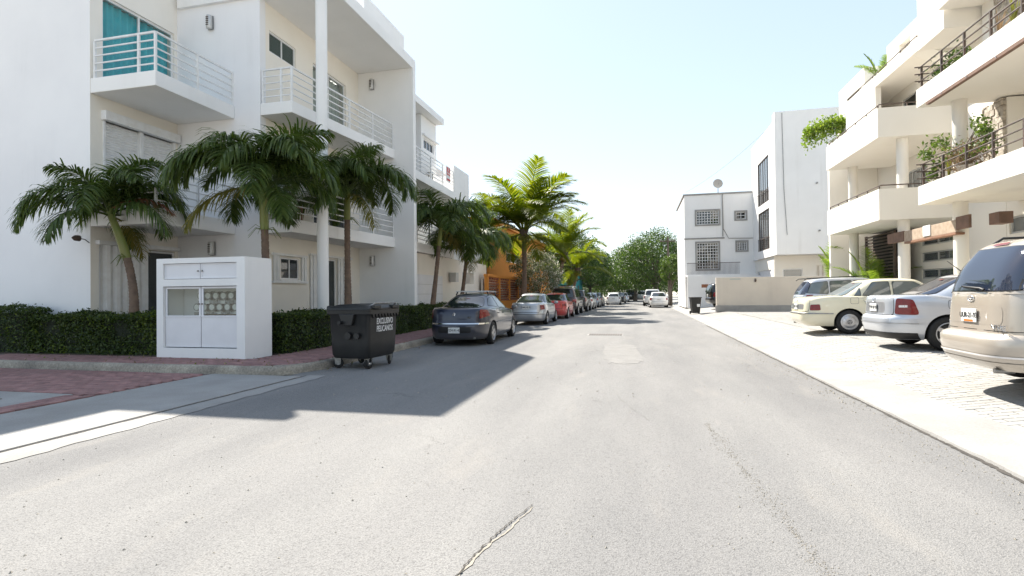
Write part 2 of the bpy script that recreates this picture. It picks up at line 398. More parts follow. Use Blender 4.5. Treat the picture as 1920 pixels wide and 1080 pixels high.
# walls: face '+X' (outward +X), '-X', '-Y', '+Y'; a runs along the wall, d outwards
def wp(face, P, a, z, d):
    if face == '+X': return (P + d, a, z)
    if face == '-X': return (P - d, a, z)
    if face == '-Y': return (a, P - d, z)
    return (a, P + d, z)
def wbox(mb, face, P, a0, a1, z0, z1, d0, d1, mi=0):
    p = wp(face, P, a0, z0, d0); q = wp(face, P, a1, z1, d1)
    return mb.box(min(p[0], q[0]), max(p[0], q[0]), min(p[1], q[1]), max(p[1], q[1]), z0, z1, mi)
def wall(mb, face, P, a0, a1, z0, z1, holes=(), th=0.2, mi=0):
    """front face at d=0, thickness th behind it, with rectangular openings (a0,a1,z0,z1)"""
    A = sorted({a0, a1, *[h[0] for h in holes], *[h[1] for h in holes]}); A = [a for a in A if a0 <= a <= a1]
    Z = sorted({z0, z1, *[h[2] for h in holes], *[h[3] for h in holes]}); Z = [z for z in Z if z0 <= z <= z1]
    def solid(i, j):
        if i < 0 or j < 0 or i >= len(A) - 1 or j >= len(Z) - 1: return False
        ca = (A[i] + A[i + 1]) / 2; cz = (Z[j] + Z[j + 1]) / 2
        return not any(h[0] < ca < h[1] and h[2] < cz < h[3] for h in holes)
    flip = face in ('-X', '+Y')
    def q(a, b, c, d):
        pts = [wp(face, P, *k) for k in (a, b, c, d)]
        if flip: pts.reverse()
        mb.quad(*pts, mi)
    # for '+X': a = y, z up, outward normal = y cross z = +x ; for '-Y': x cross z = -y
    for i in range(len(A) - 1):
        for j in range(len(Z) - 1):
            if not solid(i, j): continue
            b0, b1, c0, c1 = A[i], A[i + 1], Z[j], Z[j + 1]
            q((b0, c0, 0), (b1, c0, 0), (b1, c1, 0), (b0, c1, 0))
            q((b1, c0, -th), (b0, c0, -th), (b0, c1, -th), (b1, c1, -th))
            if not solid(i - 1, j): q((b0, c0, -th), (b0, c0, 0), (b0, c1, 0), (b0, c1, -th))
            if not solid(i + 1, j): q((b1, c0, 0), (b1, c0, -th), (b1, c1, -th), (b1, c1, 0))
            if not solid(i, j - 1): q((b0, c0, -th), (b1, c0, -th), (b1, c0, 0), (b0, c0, 0))
            if not solid(i, j + 1): q((b0, c1, 0), (b1, c1, 0), (b1, c1, -th), (b0, c1, -th))
    return mb
def window(parent, face, P, a0, a1, z0, z1, n=2, fr=0.05, back=0.1, fm='white_metal', gm='pane_dark', name='window', sill=False, rows=1, room=True, proud=0.03):
    """frame standing in an opening, panes as its sub-parts"""
    m = MB(); d0, d1 = -back, -back + 0.06
    g = 0.003
    wbox(m, face, P, a0 + g, a1 - g, z0 + g, z0 + fr, d0, d1); wbox(m, face, P, a0 + g, a1 - g, z1 - fr, z1 - g, d0, d1)
    wbox(m, face, P, a0 + g, a0 + fr, z0 + fr, z1 - fr, d0, d1); wbox(m, face, P, a1 - fr, a1 - g, z0 + fr, z1 - fr, d0, d1)
    wid = (a1 - a0 - 2 * fr) / n
    for k in range(1, n):
        c = a0 + fr + wid * k; wbox(m, face, P, c - fr * .4, c + fr * .4, z0 + fr, z1 - fr, d0 + .004, d1 - .006)
    hgt = (z1 - z0 - 2 * fr) / rows
    for k in range(1, rows):
        c = z0 + fr + hgt * k; wbox(m, face, P, a0 + fr, a1 - fr, c - fr * .4, c + fr * .4, d0 + .008, d1 - .010)
    if sill:
        wbox(m, face, P, a0 - .04, a1 + .04, z0 - .05, z0 - .004, -.02, .05)
    wf = m.build(name, fm, parent)
    for k in range(n):
        for r in range(rows):
            pm = MB(); b0 = a0 + fr + wid * k; c0 = z0 + fr + hgt * r
            wbox(pm, face, P, b0, b0 + wid, c0, c0 + hgt, d0 + .022 + .006 * (k % 2), d0 + .026 + .006 * (k % 2))
            pm.build('pane', gm, wf)
    if room:
        rm = MB(); wbox(rm, face, P, a0 - .02, a1 + .02, z0 - .02, z1 + .02, d0 - .32, d0 - .30); rm.build('dark_backing', 'dark_room', wf)  # dark sheet standing in for the unlit room behind
    return wf
def railing(parent, path, z0, h, bars, mat, post=1.2, bw=0.03, pw=0.05, top=0.045, start=True, end=True):
    """posts and horizontal bars along a plan path; each one a sub-part"""
    pts = [Vector((p[0], p[1], 0)) for p in path]
    for k in range(len(pts) - 1):
        a, b = pts[k], pts[k + 1]; ln = (b - a).length; n = max(1, round(ln / post))
        for i in range(n + 1):
            if i == 0 and (k > 0 or not start): continue
            if i == n and k == len(pts) - 2 and not end: continue
            p = a.lerp(b, i / n)
            MB().bar((p.x, p.y, z0), (p.x, p.y, z0 + h - top * .5), pw, pw).build('post', mat, parent)
        for j in range(bars):
            z = z0 + h * (j + 1) / bars if bars > 1 else z0 + h
            th = top if j == bars - 1 else bw
            MB().bar((a.x, a.y, z), (b.x, b.y, z), th, th).build('rail', mat, parent)
# ============================================================ the ground
random.seed(7)
rng = np.random.default_rng(7)
m = MB(); S = 1500
m.quad((-S, -S, -0.03), (S, -S, -0.03), (S, S, -0.03), (-S, S, -0.03))
tag(m.build('ground', 'sand'), kind='structure')
m = MB(); rows = []
for i in range(81):
    y = -12 + i * 3.0
    rows.append([(x, y, 0.0) for x in (-6.2, -4, -2, 0, 1.5, 2.80)])
m.grid([r[::1] for r in rows]); m.f = [f[::-1] for f in m.f]
m.f = [f[::-1] for f in m.f]
road = tag(m.build('road', 'asphalt'), kind='structure')
# worn asphalt patch in the road and the drain beyond it
def blob(cx, cy, hx, hy, z, n=26, jit=0.08, skew=0.0):
    b = MB(); pts = []
    for k in range(n):
        a = 2 * math.pi * k / n; e = 5
        x = hx * math.copysign(abs(math.cos(a)) ** (2 / e), math.cos(a)); y = hy * math.copysign(abs(math.sin(a)) ** (2 / e), math.sin(a))
        j = 1 + random.uniform(-jit, jit)
        pts.append((cx + x * j + skew * y, cy + y * j, z))
    b.v = pts; b.f = [tuple(range(n))]; b.mi = [0]
    return b
blob(-0.42, 13.2, 0.42, 2.1, 0.004, 40, 0.10, -0.06).build('asphalt_patch', 'asphalt_patch', road)
dr = tag(MB().box(-1.75, -0.55, 18.25, 18.95, -0.02, 0.004).build('drain_grate', 'concrete'), 'rusty iron drain grate set across the middle of the road', 'drain')
m = MB()
for k in range(14):
    x = -1.68 + k * 0.08; m.box(x, x + 0.045, 18.33, 18.87, 0.004, 0.016)
m.build('grate_bar', 'dark_iron', dr)
# open crack in front of the camera, a sandy lip beside it
def strip(pts, wfun, z, jit, name, mat, parent, seg=0.03):
    b = MB(); rows = []
    P = [Vector((p[0], p[1], 0)) for p in pts]
    tot = sum((P[i + 1] - P[i]).length for i in range(len(P) - 1)); n = int(tot / seg)
    acc = 0.0; off = 0.0
    for k in range(n + 1):
        d = tot * k / n; r = d; i = 0
        while i < len(P) - 2 and r > (P[i + 1] - P[i]).length: r -= (P[i + 1] - P[i]).length; i += 1
        t = (P[i + 1] - P[i]).normalized(); p = P[i] + t * r; nn = Vector((-t.y, t.x, 0))
        off = off * 0.8 + random.uniform(-jit, jit)
        wd = wfun(k / n) * random.uniform(0.5, 1.3)
        zz = z(p.x, p.y) if callable(z) else z
        a = p + nn * (off + wd / 2); c = p + nn * (off - wd / 2)
        rows.append([(c.x, c.y, zz), (a.x, a.y, zz)])
    b.grid(rows); b.f = [f for f in b.f]
    return b.build(name, mat, parent)
strip([(-0.935, 2.50), (-0.90, 2.75), (-0.83, 3.1), (-0.72, 3.56)], lambda t: 0.022 * (1 - t * 0.7), 0.004, 0.008, 'crack_lip', 'crack_sand', road)
strip([(-0.955, 2.50), (-0.925, 2.75), (-0.85, 3.1), (-0.735, 3.60)], lambda t: 0.010 * (1.2 - t * 0.6), 0.0075, 0.007, 'crack', 'crack_dark', road, 0.015)
strip([(-0.75, 11.0), (-0.55, 8.8), (-0.25, 7.4), (0.1, 6.2)], lambda t: 0.008 * (1 if (t * 9) % 1 > .45 else .15), 0.004, 0.006, 'crack', 'asphalt_patch', road, 0.05)
# loose stones and dry leaves on the asphalt, too many and small to count
m = MB()
for k in range(1500):
    y = 2.0 + random.random() ** 1.6 * 16; x = random.uniform(-5.4, 2.75)
    if random.random() < .45: x = 2.72 - abs(random.gauss(0, .16))
    s = random.uniform(.003, .010) * (1.6 if y > 7 else 1); a = random.uniform(0, 6.28)
    c, d = math.cos(a) * s, math.sin(a) * s
    i = len(m.v)
    m.v += [(x - c, y - d, .001), (x + d, y - c, .001), (x + c, y + d, .001), (x - d, y + c, .001), (x, y, .001 + s * random.uniform(.5, 1.1))]
    for f in ((0, 1, 4), (1, 2, 4), (2, 3, 4), (3, 0, 4)): m.f.append(tuple(i + q for q in f)); m.mi.append(0)
for k in range(1300):
    y = 2.0 + random.random() ** 1.3 * 4.2; x = 0.98 - .07 * (y - 2.2) + random.gauss(0, .035 + .02 * math.sin(y * 5)); s = random.uniform(.002, .006); a = random.uniform(0, 6.28)
    c, d = math.cos(a) * s, math.sin(a) * s; i = len(m.v)
    m.v += [(x - c, y - d, .001), (x + d, y - c, .001), (x + c, y + d, .001), (x - d, y + c, .001), (x, y, .001 + s * random.uniform(.5, 1.1))]
    for f in ((0, 1, 4), (1, 2, 4), (2, 3, 4), (3, 0, 4)): m.f.append(tuple(i + q for q in f)); m.mi.append(0)
tag(m.build('loose_stones', 'crack_sand'), 'loose small stones and grit scattered over the grey asphalt', 'gravel', kind='stuff')

# kerb on the left: follows the driveway, turns the corner, runs up the street
def arc(cx, cy, r, a0, a1, n):
    return [(cx + r * math.cos(a0 + (a1 - a0) * k / n), cy + r * math.sin(a0 + (a1 - a0) * k / n)) for k in range(n + 1)]
kp = [(-22 + i * 0.5, 8.38) for i in range(30)] + arc(-7.15, 9.48, 1.1, -math.pi / 2, 0, 12) + [(-6.05 - 0.002 * i, 9.8 + i * 0.5) for i in range(130)]
def kerb(name, path, zt, wd, out, mat):
    rows = []
    for i, p in enumerate(path):
        a = Vector((*path[max(i - 1, 0)], 0)); b = Vector((*path[min(i + 1, len(path) - 1)], 0))
        t = (b - a).normalized(); nn = Vector((t.y, -t.x, 0)) * out          # towards the road
        p = Vector((*p, 0)); j = random.uniform
        e = 0.012
        rows.append([tuple(p + nn * (0.02 + j(-e, e)) + Vector((0, 0, -0.02))), tuple(p + nn * (0.005 + j(-e, e)) + Vector((0, 0, zt * .5 + j(-e, e)))),
                     tuple(p + nn * (-0.012 + j(-e, e)) + Vector((0, 0, zt * .84 + j(-e, e)))), tuple(p + nn * (-0.045 + j(-e, e)) + Vector((0, 0, zt + j(-.004, .004)))),
                     tuple(p - nn * wd + Vector((0, 0, zt + j(-.003, .003)))), tuple(p - nn * wd + Vector((0, 0, -0.02)))])
    b = MB(); b.grid(rows)
    return tag(b.build(name, mat, smooth=50), kind='structure')
fine = []
for i in range(len(kp) - 1):
    a, b = kp[i], kp[i + 1]; n = max(1, int(math.dist(a, b) / 0.12))
    fine += [(a[0] + (b[0] - a[0]) * k / n, a[1] + (b[1] - a[1]) * k / n) for k in range(n)]
kerb('kerb', fine, 0.155, 0.16, 1, 'kerb_stone')
# pavement slab behind the kerb (bed of the red pavers)
pv = MB(); poly = [(-22, 8.53)] + [p for p in arc(-7.15, 9.48, 0.95, -math.pi / 2, 0, 10)] + [(-6.45, 74), (-22, 74)]
pv.prism(poly, -0.02, 0.132)
pavement = tag(pv.build('pavement', 'brick_bed'), kind='structure')
# driveway sheets
dm = MB(); dm.quad((-24, -12, 0.003), (-5.86, -12, 0.003), (-5.86, 8.4, 0.003), (-24, 8.4, 0.003))
driveway = tag(dm.build('driveway', 'brick_bed'), kind='structure')
c1 = MB(); c1.box(-7.72, -5.87, -12, 8.36, -0.02, 0.022); c1.build('concrete_strip', 'concrete', driveway, bevel=0.008)
c2 = MB()
rows = []
for i in range(150):
    y = -12 + i * 20.6 / 149; rows.append([(-5.845, y, 0.008), (-5.47 + random.uniform(-.03, .03) - (0.02 if y > 6 else 0), y, 0.006)])
c2.grid(rows[::-1]); c2.build('gutter', 'concrete', driveway)
strip([(-5.858, -6), (-5.855, 8.5)], lambda t: 0.03, 0.012, 0.004, 'joint_weed', 'crack_dark', driveway, 0.04)
c3 = MB(); c3.box(-24, -8.25, -12, 6.25, -0.02, 0.016); c3.build('concrete_slab', 'concrete', driveway, bevel=0.008)
gr = MB()
for k in range(10): gr.box(-9.75 + k * .09, -9.70 + k * .09, 5.35, 5.75, 0.017, 0.024)
gr.build('drain_bar', 'dark_iron', driveway)

# paving: nearest pieces are objects, the rest one part
def brick_mesh(name, a, b, h, mat, ch=0.006):
    q = MB(); x, y = a / 2, b / 2
    q.v = [(-x, -y, -h), (x, -y, -h), (x, y, -h), (-x, y, -h), (-x, -y, -ch), (x, -y, -ch), (x, y, -ch), (-x, y, -ch),
           (-x + ch, -y + ch, 0), (x - ch, -y + ch, 0), (x - ch, y - ch, 0), (-x + ch, y - ch, 0)]
    for k in range(4):
        j = (k + 1) % 4; q.f.append((k, j, 4 + j, 4 + k)); q.f.append((4 + k, 4 + j, 8 + j, 8 + k))
    q.f.append((8, 9, 10, 11)); q.mi = [0] * 9
    return q.mesh(name, mat)
def pave(name, parent, cells, zf, size, mat, nmax=300, slope=None, vis=None, jz=0.003):
    """cells: (x, y, rot) centres"""
    me = brick_mesh(name, size[0], size[1], 0.05, mat)
    def scr(c):
        d = Vector((c[0], c[1], 0)) - EYE; q = d.dot(fw)
        if q < 1: return 1e9
        u = d.dot(rt2) / q; v = d.dot(up2) / q
        if abs(u) > 0.97 or abs(v) > 0.55 or (vis and not vis(c[0], c[1])): return 1e6 + q
        return q
    cells = sorted(cells, key=scr)
    for x, y, rz in cells[:nmax]:
        o = bpy.data.objects.new(name, me); col.objects.link(o); o.parent = parent
        o.location = (x, y, zf(x, y) + random.uniform(-jz, jz))
        s = slope(x) if slope else 0
        o.rotation_euler = (random.uniform(-.008, .008), -s + random.uniform(-.008, .008), rz + random.uniform(-.01, .01))
    b = MB(); hx, hy = size[0] / 2, size[1] / 2
    for x, y, rz in cells[nmax:]:
        ex, ey = (hx, hy) if abs(math.sin(rz)) < .5 else (hy, hx)
        dz = random.uniform(-jz, jz)
        z = [zf(x + sx * ex, y) + dz for sx in (-1, 1, 1, -1)]
        P = [(x - ex, y - ey), (x + ex, y - ey), (x + ex, y + ey), (x - ex, y + ey)]; i = len(b.v)
        b.v += [(P[k][0], P[k][1], z[k] - .03) for k in range(4)] + [(P[k][0], P[k][1], z[k]) for k in range(4)]
        for f in ((4, 5, 6, 7), (0, 1, 5, 4), (1, 2, 6, 5), (2, 3, 7, 6), (3, 0, 4, 7)): b.f.append(tuple(i + k for k in f)); b.mi.append(0)
    if b.v: tag(b.build('far_' + name + 's', mat, parent), kind='stuff')
def runs(x0, x1, y0, y1, a, b, g, test, stag=True, rot=0.0):
    out = []; ny = int((y1 - y0) / (b + g)); nx = int((x1 - x0) / (a + g)) + 1
    for j in range(ny):
        for i in range(nx):
            x = x0 + (i + (0.5 if stag and j % 2 else 0)) * (a + g) + a / 2; y = y0 + j * (b + g) + b / 2
            if x + a / 2 <= x1 and test(x, y): out.append((x, y, rot))
    return out
cells = runs(-14.5, -7.73, 6.27, 8.36, 0.2, 0.1, 0.007, lambda x, y: True)
cells += [(x, y, math.pi / 2) for (y, x, _) in runs(2.0, 6.25, -8.24, -7.73, 0.2, 0.1, 0.007, lambda a, b: True)]
pave('brick', driveway, cells, lambda x, y: 0.024, (0.2, 0.1), 'brick_red')
def insw(x, y):
    if y < 9.62: 
        if x < -7.15: return y > 8.58
        return math.hypot(x + 7.15, y - 9.48) < 0.90 or y > 9.48 and x < -6.28
    return -7.78 < x < -6.27
cells = runs(-14.5, -6.2, 8.57, 9.62, 0.2, 0.1, 0.007, insw) + runs(-7.78, -6.2, 9.62, 26, 0.2, 0.1, 0.007, insw)
pave('paver', pavement, cells, lambda x, y: 0.156, (0.2, 0.1), 'brick_red', vis=lambda x, y: not (x < -7.6 and y > 9.4))
# right: concrete apron and the rising paved forecourt
def zlot(x, y=0):
    for (xa, za), (xb, zb) in zip(((2.8, 0.03), (3.5, 0.09), (5.0, 0.30)), ((3.5, 0.09), (5.0, 0.30), (60, 0.30))):
        if x <= xb: return za + (zb - za) * max(0, x - xa) / (xb - xa)
    return 0.3
rows = []
for i in range(320):
    y = -8 + i * 0.35
    rows.append([(2.80 + random.uniform(-.008, .008), y, -0.02), (2.81 + random.uniform(-.012, .012), y, 0.028), (3.15, y, 0.062 + random.uniform(-.003, .003)), (3.50, y, 0.106), (3.535, y, 0.08), (3.54, y, 0.03)])
ap = MB(); ap.grid([r[::-1] for r in rows]); ap.f = [f[::-1] for f in ap.f]
apron = tag(ap.build('apron', 'concrete', smooth=30), kind='structure')
strip([(2.772, -2), (2.785, 10), (2.775, 24)], lambda t: 0.045, 0.006, 0.006, 'joint_dirt', 'crack_dark', road, 0.04)
for k in range(26):
    y0 = 3.2 + k * 1.5 + random.uniform(-.3, .3)
    MB().box(2.83, 3.48, y0, y0 + 0.012, 0.0, 0.0).v if False else None
lm = MB(); prof = [(3.5, 0.07), (5.0, 0.278), (40, 0.278)]
lm.grid([[(x, -10, z) for x, z in prof], [(x, 33.6, z) for x, z in prof]]); lm.f = [f[::-1] for f in lm.f]
lm.f = [f[::-1] for f in lm.f]
forecourt = tag(lm.build('forecourt', 'paver_bed'), kind='structure')
fm = MB(); prof = [(3.5, 0.09), (5.0, 0.30), (40, 0.30)]
fm.grid([[(x, 33.604, z) for x, z in prof], [(x, 130, z) for x, z in prof]])
tag(fm.build('far_pavement', 'concrete'), kind='structure')
cells = runs(3.28, 11.6, 2.0, 30.0, 0.22, 0.11, 0.009, lambda x, y: x > 3.44)
pave('paver', forecourt, cells, lambda x, y: zlot(x), (0.22, 0.11), 'paver_pale', slope=lambda x: math.atan2(0.21, 1.5) if x < 5 else 0.0, vis=lambda x, y: x < 6.2 and (x < 4.0 or y > 8.4), jz=0.002)
# ============================================================ white apartment building on the left
A = thing('apartment_building', 'white three-storey apartment building with balconies and round column behind palms', 'building', (-13, 14, 0))
A.location = (0, 0, 0)
Z1, Z2, Z3 = 0.45, 3.62, 6.95          # floor levels
SB2, SB3 = 3.24, 6.58                   # slab undersides
# front wall facing the driveway
m = MB(); wall(m, '-Y', 10.5, -17.298, -13.303, 0.1, 10.997, th=0.3)
m.build('front_wall', 'stucco_blue', A)
m = MB(); wall(m, '-Y', 10.36, -25, -17.3, 0.1, 10.997, th=0.5); m.build('front_wall', 'stucco', A)
# first bay: wall facing the street
hol = [(10.82, 13.0, Z3 + .02, 9.25), (10.82, 13.0, Z2 + .3, 6.0), (10.72, 13.0, 1.0, 2.78)]
m = MB(); wall(m, '+X', -13.3, 10.502, 13.098, 0.1, 10.997, hol, th=0.29); m.build('street_wall', 'stucco_cream', A)
# sliding door with teal curtain
wd = window(A, '+X', -13.3, 10.82, 13.0, Z3 + .02, 9.25, 2, 0.06, 0.12, gm='pane_clear', name='sliding_door', room=False)
def curtain(parent, face, P, a0, a1, z0, z1, d, mat, wl=0.13, amp=0.028):
    rows = [[], [], []]; n = int((a1 - a0) / 0.018)
    ph = random.uniform(0, 6)
    for k in range(n + 1):
        a = a0 + (a1 - a0) * k / n
        for r, (z, f) in enumerate(((z0, 1.15), ((z0 + z1) / 2, 1.0), (z1, 0.8))):
            o = amp * f * math.sin(2 * math.pi * (a + .02 * math.sin(a * 9)) / wl + ph) + 0.010 * math.sin(a * 23 + r)
            rows[r].append(wp(face, P, a, z, d + o))
    b = MB(); b.grid(rows)
    return b.build('curtain', mat, parent, smooth=180)
curtain(wd, '+X', -13.3, 10.84, 12.98, Z3 + .05, 9.22, -0.24, 'curtain_teal', wl=.19, amp=.045)
m = MB(); m.box(-14.9, -13.62, 10.82, 13.0, Z3 - .1, 9.6); m.f = m.f[:]; m.build('room', 'dark_room', A)  # solid box coloured dark in place of the unlit room
# roller shutters, first floor: slats are pieces
def roller(face, P, a0, a1, z0, z1, n, parent, d=-0.08):
    f = MB()
    wbox(f, face, P, a0 - .04, a1 + .06, z1, z1 + .24, -.10, .16)
    wbox(f, face, P, a0, a0 + .06, z0, z1, d - .03, .03); wbox(f, face, P, a1 - .06, a1, z0, z1, d - .03, .03)
    mid = (a0 + a1) / 2; wbox(f, face, P, mid - .05, mid + .05, z0, z1, d - .025, .026)
    sh = f.build('roller_shutter', 'white_metal', parent, bevel=0.008)
    for s0, s1 in ((a0 + .062, mid - .052), (mid + .052, a1 - .062)):
        h = (z1 - z0) / n; q = MB()
        prof = [(d, 0), (d + .010, h * .2), (d + .012, h * .55), (d + .004, h * .93), (d, h * .95)]
        q.grid([[wp(face, P, s0, z, dd) for dd, z in prof], [wp(face, P, s1, z, dd) for dd, z in prof]])
        me = q.mesh('slat', 'white_metal', 60)
        for k in range(n): link('slat', me, sh, (0, 0, z0 + k * h))
roller('+X', -13.3, 10.82, 13.0, Z2 + .3, 6.0, 30, A)
# folding storm shutter and dark window on the ground floor
m = MB(); wbox(m, '+X', -13.3, 10.62, 13.05, 0.92, 0.985, .0, .14); m.build('shutter_sill', 'white_metal', A)
m = MB(); wbox(m, '+X', -13.3, 10.62, 13.05, 2.80, 2.90, .0, .14); ss = m.build('storm_shutter', 'white_metal', A)
for k in range(10):
    q = MB(); a = 10.66 + k * 0.135
    q.sideprism([(0, 0), (0.005, 0)], 0, 1) if False else None
    i = len(q.v); o = 0.03 if k % 2 else 0.11; o2 = 0.11 if k % 2 else 0.03
    rows = []
    for z in (0.985, 2.80): rows.append([wp('+X', -13.3, a, z, o), wp('+X', -13.3, a + .05, z, (o + o2) / 2 + .02 * (1 if k % 2 else -1)), wp('+X', -13.3, a + .135, z, o2)])
    q.grid(rows); q.build('blade', 'white_metal', ss)
window(A, '+X', -13.3, 12.0, 13.0, 1.02, 2.76, 1, 0.05, 0.10, name='window')
# thin pipe and the corner lamp on the wall
sp = thing('security_lamp', 'small dark spotlight on a thin arm at the wall corner', 'lamp', (-13.31, 10.45, 2.92))
MB().tube([(0.02, 0.02, -.10), (0.0, -.08, -.02), (-.05, -.18, 0)], 0.012, 6).build('arm', 'steel', sp)
MB().lathe([(0.02, -.12), (0.07, -.05), (0.075, .05), (0.03, .08)], 12, 'y', (-.06, -.22, 0)).build('lamp_head', 'dark_iron', sp, smooth=50)
# fin wall between the bays
m = MB(); m.box(-13.6, -10.45, 13.1, 13.34, 0.1, 11.3); m.build('fin_wall', 'stucco_blue', A)
# second bay
hol = [(13.5, 14.75, 8.62, 9.25), (15.65, 17.7, Z3 + .02, 9.2), (15.65, 17.7, Z2 + .02, 5.9), (13.7, 14.9, 4.9, 5.8), (13.95, 14.85, 1.95, 2.62), (15.9, 17.0, 0.65, 2.72)]
m = MB(); wall(m, '+X', -10.45, 13.34, 18.6, 0.1, 10.6, hol, th=0.25); m.build('street_wall', 'stucco_cream', A)
window(A, '+X', -10.45, 13.5, 14.75, 8.62, 9.25, 2, 0.05, 0.10, gm='pane_green', sill=False)
d3 = window(A, '+X', -10.45, 15.65, 17.7, Z3 + .02, 9.2, 2, 0.06, 0.12, gm='pane_clear', name='sliding_door')
curtain(d3, '+X', -10.45, 15.7, 17.65, Z3 + .05, 9.15, -0.24, 'curtain_pale')
window(A, '+X', -10.45, 15.65, 17.7, Z2 + .02, 5.9, 2, 0.06, 0.12, gm='pane_dark', name='sliding_door')
window(A, '+X', -10.45, 13.7, 14.9, 4.9, 5.8, 2, 0.05, 0.1)
gw = window(A, '+X', -10.45, 13.95, 14.85, 1.95, 2.62, 2, 0.05, 0.08, sill=True)
def tracked(a0, a1, z0, z1, blades, d=.10):
    q = MB(); wbox(q, '+X', -10.45, a0, a1, z0 - .07, z0, .0, d); q.build('shutter_sill', 'white_metal', A)
    q = MB(); wbox(q, '+X', -10.45, a0, a1, z1, z1 + .07, .0, d); tr_ = q.build('storm_shutter', 'white_metal', A)
    for k, a in enumerate(blades):
        q = MB(); wbox(q, '+X', -10.45, a, a + .108, z0, z1, .02 + .03 * (k % 2), .05 + .03 * (k % 2)); q.build('blade', 'white_metal', tr_)
tracked(13.55, 15.2, 1.91, 2.66, [13.6, 13.71, 14.93, 15.04], .09)
gd = window(A, '+X', -10.45, 15.9, 17.0, 0.65, 2.72, 2, 0.06, 0.10, name='sliding_door')
tracked(15.35, 17.9, 0.62, 2.76, [15.40 + k * .115 for k in range(4)] + [17.03 + k * .115 for k in range(7)], .11)
# end fin
m = MB(); m.box(-11.2, -8.18, 18.6, 18.84, 0.1, 10.0); m.build('fin_wall', 'stucco', A)
# roof of the second bay, roof block
m = MB(); m.prism([(-13.2, 13.0), (-8.2, 13.0), (-8.2, 18.9), (-13.2, 18.9)], 10.0, 10.36); m.build('roof', 'stucco', A)
m = MB(); m.box(-13.19, -8.33, 13.36, 18.58, 9.99, 9.996); m.build('ceiling', 'soffit', A)
m = MB(); m.box(-12.6, -9.3, 17.0, 20.3, 10.36, 12.1); m.build('roof_block', 'stucco', A)
m = MB(); m.box(-24, -12.95, 10.3, 13.6, 11.0, 11.3); m.build('roof', 'stucco', A)
m = MB(); m.box(-24, -13.7, 13.4, 40, 0.1, 10.3); m.build('rear_wing', 'stucco', A)
# balconies of the first bay
def balcony(parent, poly, zb, zt, railpath, h, bars, post, mat='stucco', rm='white_metal', soff=True, **k):
    b = MB(); b.prism(poly, zb, zt); bo = b.build('balcony', mat, parent, bevel=0.012)
    railing(bo, railpath, zt, h, bars, rm, post, **k)
    return bo
P1 = [(-13.295, 10.5), (-11.3, 10.5), (-11.3, 13.095), (-13.295, 13.095)]
for zb, zt in ((SB3, Z3), (SB2, Z2)):
    balcony(A, P1, zb, zt, [(-13.22, 10.56), (-11.86, 10.56), (-11.36, 10.56), (-11.36, 13.08)], 0.96, 5, 1.3)
P2 = [(-10.445, 13.345), (-10.445, 13.1), (-9.42, 13.1), (-8.92, 18.595), (-10.445, 18.595)]
P2 = [(-10.445, 13.1), (-9.42, 13.1), (-8.95, 18.595), (-10.445, 18.595)]
for zb, zt in ((SB3 + .03, Z3), (SB2, Z2)):
    balcony(A, P2, zb, zt, [(-10.4, 13.16), (-9.8, 13.16), (-9.46, 13.16), (-9.02, 18.56)], 0.96, 5, 1.35)
# round column
m = MB(); m.lathe([(0.155, 0.1), (0.155, 10.0)], 28, 'z', (-8.55, 13.22, 0)); m.build('column', 'stucco', A, smooth=40)
# wall lamps (up-and-down louvred lanterns)
def wall_lamp(loc, rz, label):
    t = thing('wall_lamp', label, 'lamp', loc, rz, 'louvred lanterns on the white building')
    MB().box(-.09, .09, -.03, 0, -.2, .2).build('back_plate', 'steel', t, bevel=.01)
    b = MB(); b.lathe([(.075, -.19), (.085, -.17), (.085, .17), (.075, .19)], 16, 'z', (0, -.07, 0)); b.build('lamp_body', 'alu', t, smooth=40)
    for k in range(5): MB().box(-.04, .04, -.165, -.150, -.12 + k * .055, -.095 + k * .055).build('louvre', 'dark_iron', t)
wall_lamp((-12.08, 13.08, 9.45), 0, 'louvred wall lantern beside the teal-curtained balcony door')
wall_lamp((-12.05, 13.08, 2.85), 0, 'louvred wall lantern just above the white meter cabinet')
wall_lamp((-9.85, 18.58, 9.5), 0, 'louvred wall lantern on the end wall of the top balcony')
wall_lamp((-9.88, 18.58, 2.75), 0, 'louvred wall lantern at ground level right of the third palm')
# a planter pot and chair-back on the first floor balcony
pt = thing('woven_chair', 'dark red-brown woven chair back behind the first-floor railing', 'chair', (-9.95, 13.75, Z2 + .002))
for x in (-.22, .22):
    for y in (-.22, .22): MB().bar((x, y, 0), (x, y, .42), .035, .035).build('leg', 'wood', pt)
MB().box(-.25, .25, -.25, .25, .42, .47).build('seat', 'wood', pt, bevel=.01)
bk = MB(); bk.box(-.25, .25, -.25, -.21, .47, 1.15); bk.build('backrest', 'rust_beam', pt, bevel=.01)

# ------------------------------------------------------------ meter cabinet
K = thing('meter_cabinet', 'white electricity meter cabinet with glazed doors at the pavement corner', 'cabinet', (0, 0, 0))
x0, x1, y0, y1 = -10.16, -7.93, 9.45, 10.28
m = MB(); wall(m, '-Y', y0, x0, x1, 0.13, 2.28, [(x0 + .17, x1 - .2, 1.83, 2.17), (x0 + .17, x1 - .2, 0.36, 1.68)], th=0.12)
m.box(x0, x0 + .1, y0 + .12, y1, 0.13, 2.28); m.box(x1 - .1, x1, y0 + .12, y1, 0.13, 2.28); m.box(x0 + .1, x1 - .1, y1 - .1, y1, 0.13, 2.28); m.box(x0 + .1, x1 - .1, y0 + .12, y1 - .1, 2.18, 2.28)
m.box(x0 + .1, x1 - .1, y0 + .12, y1 - .1, 0.13, 0.30)
m.build('shell', 'stucco', K, bevel=0.0)
a0, a1 = x0 + .17, x1 - .2; mid = (a0 + a1) / 2
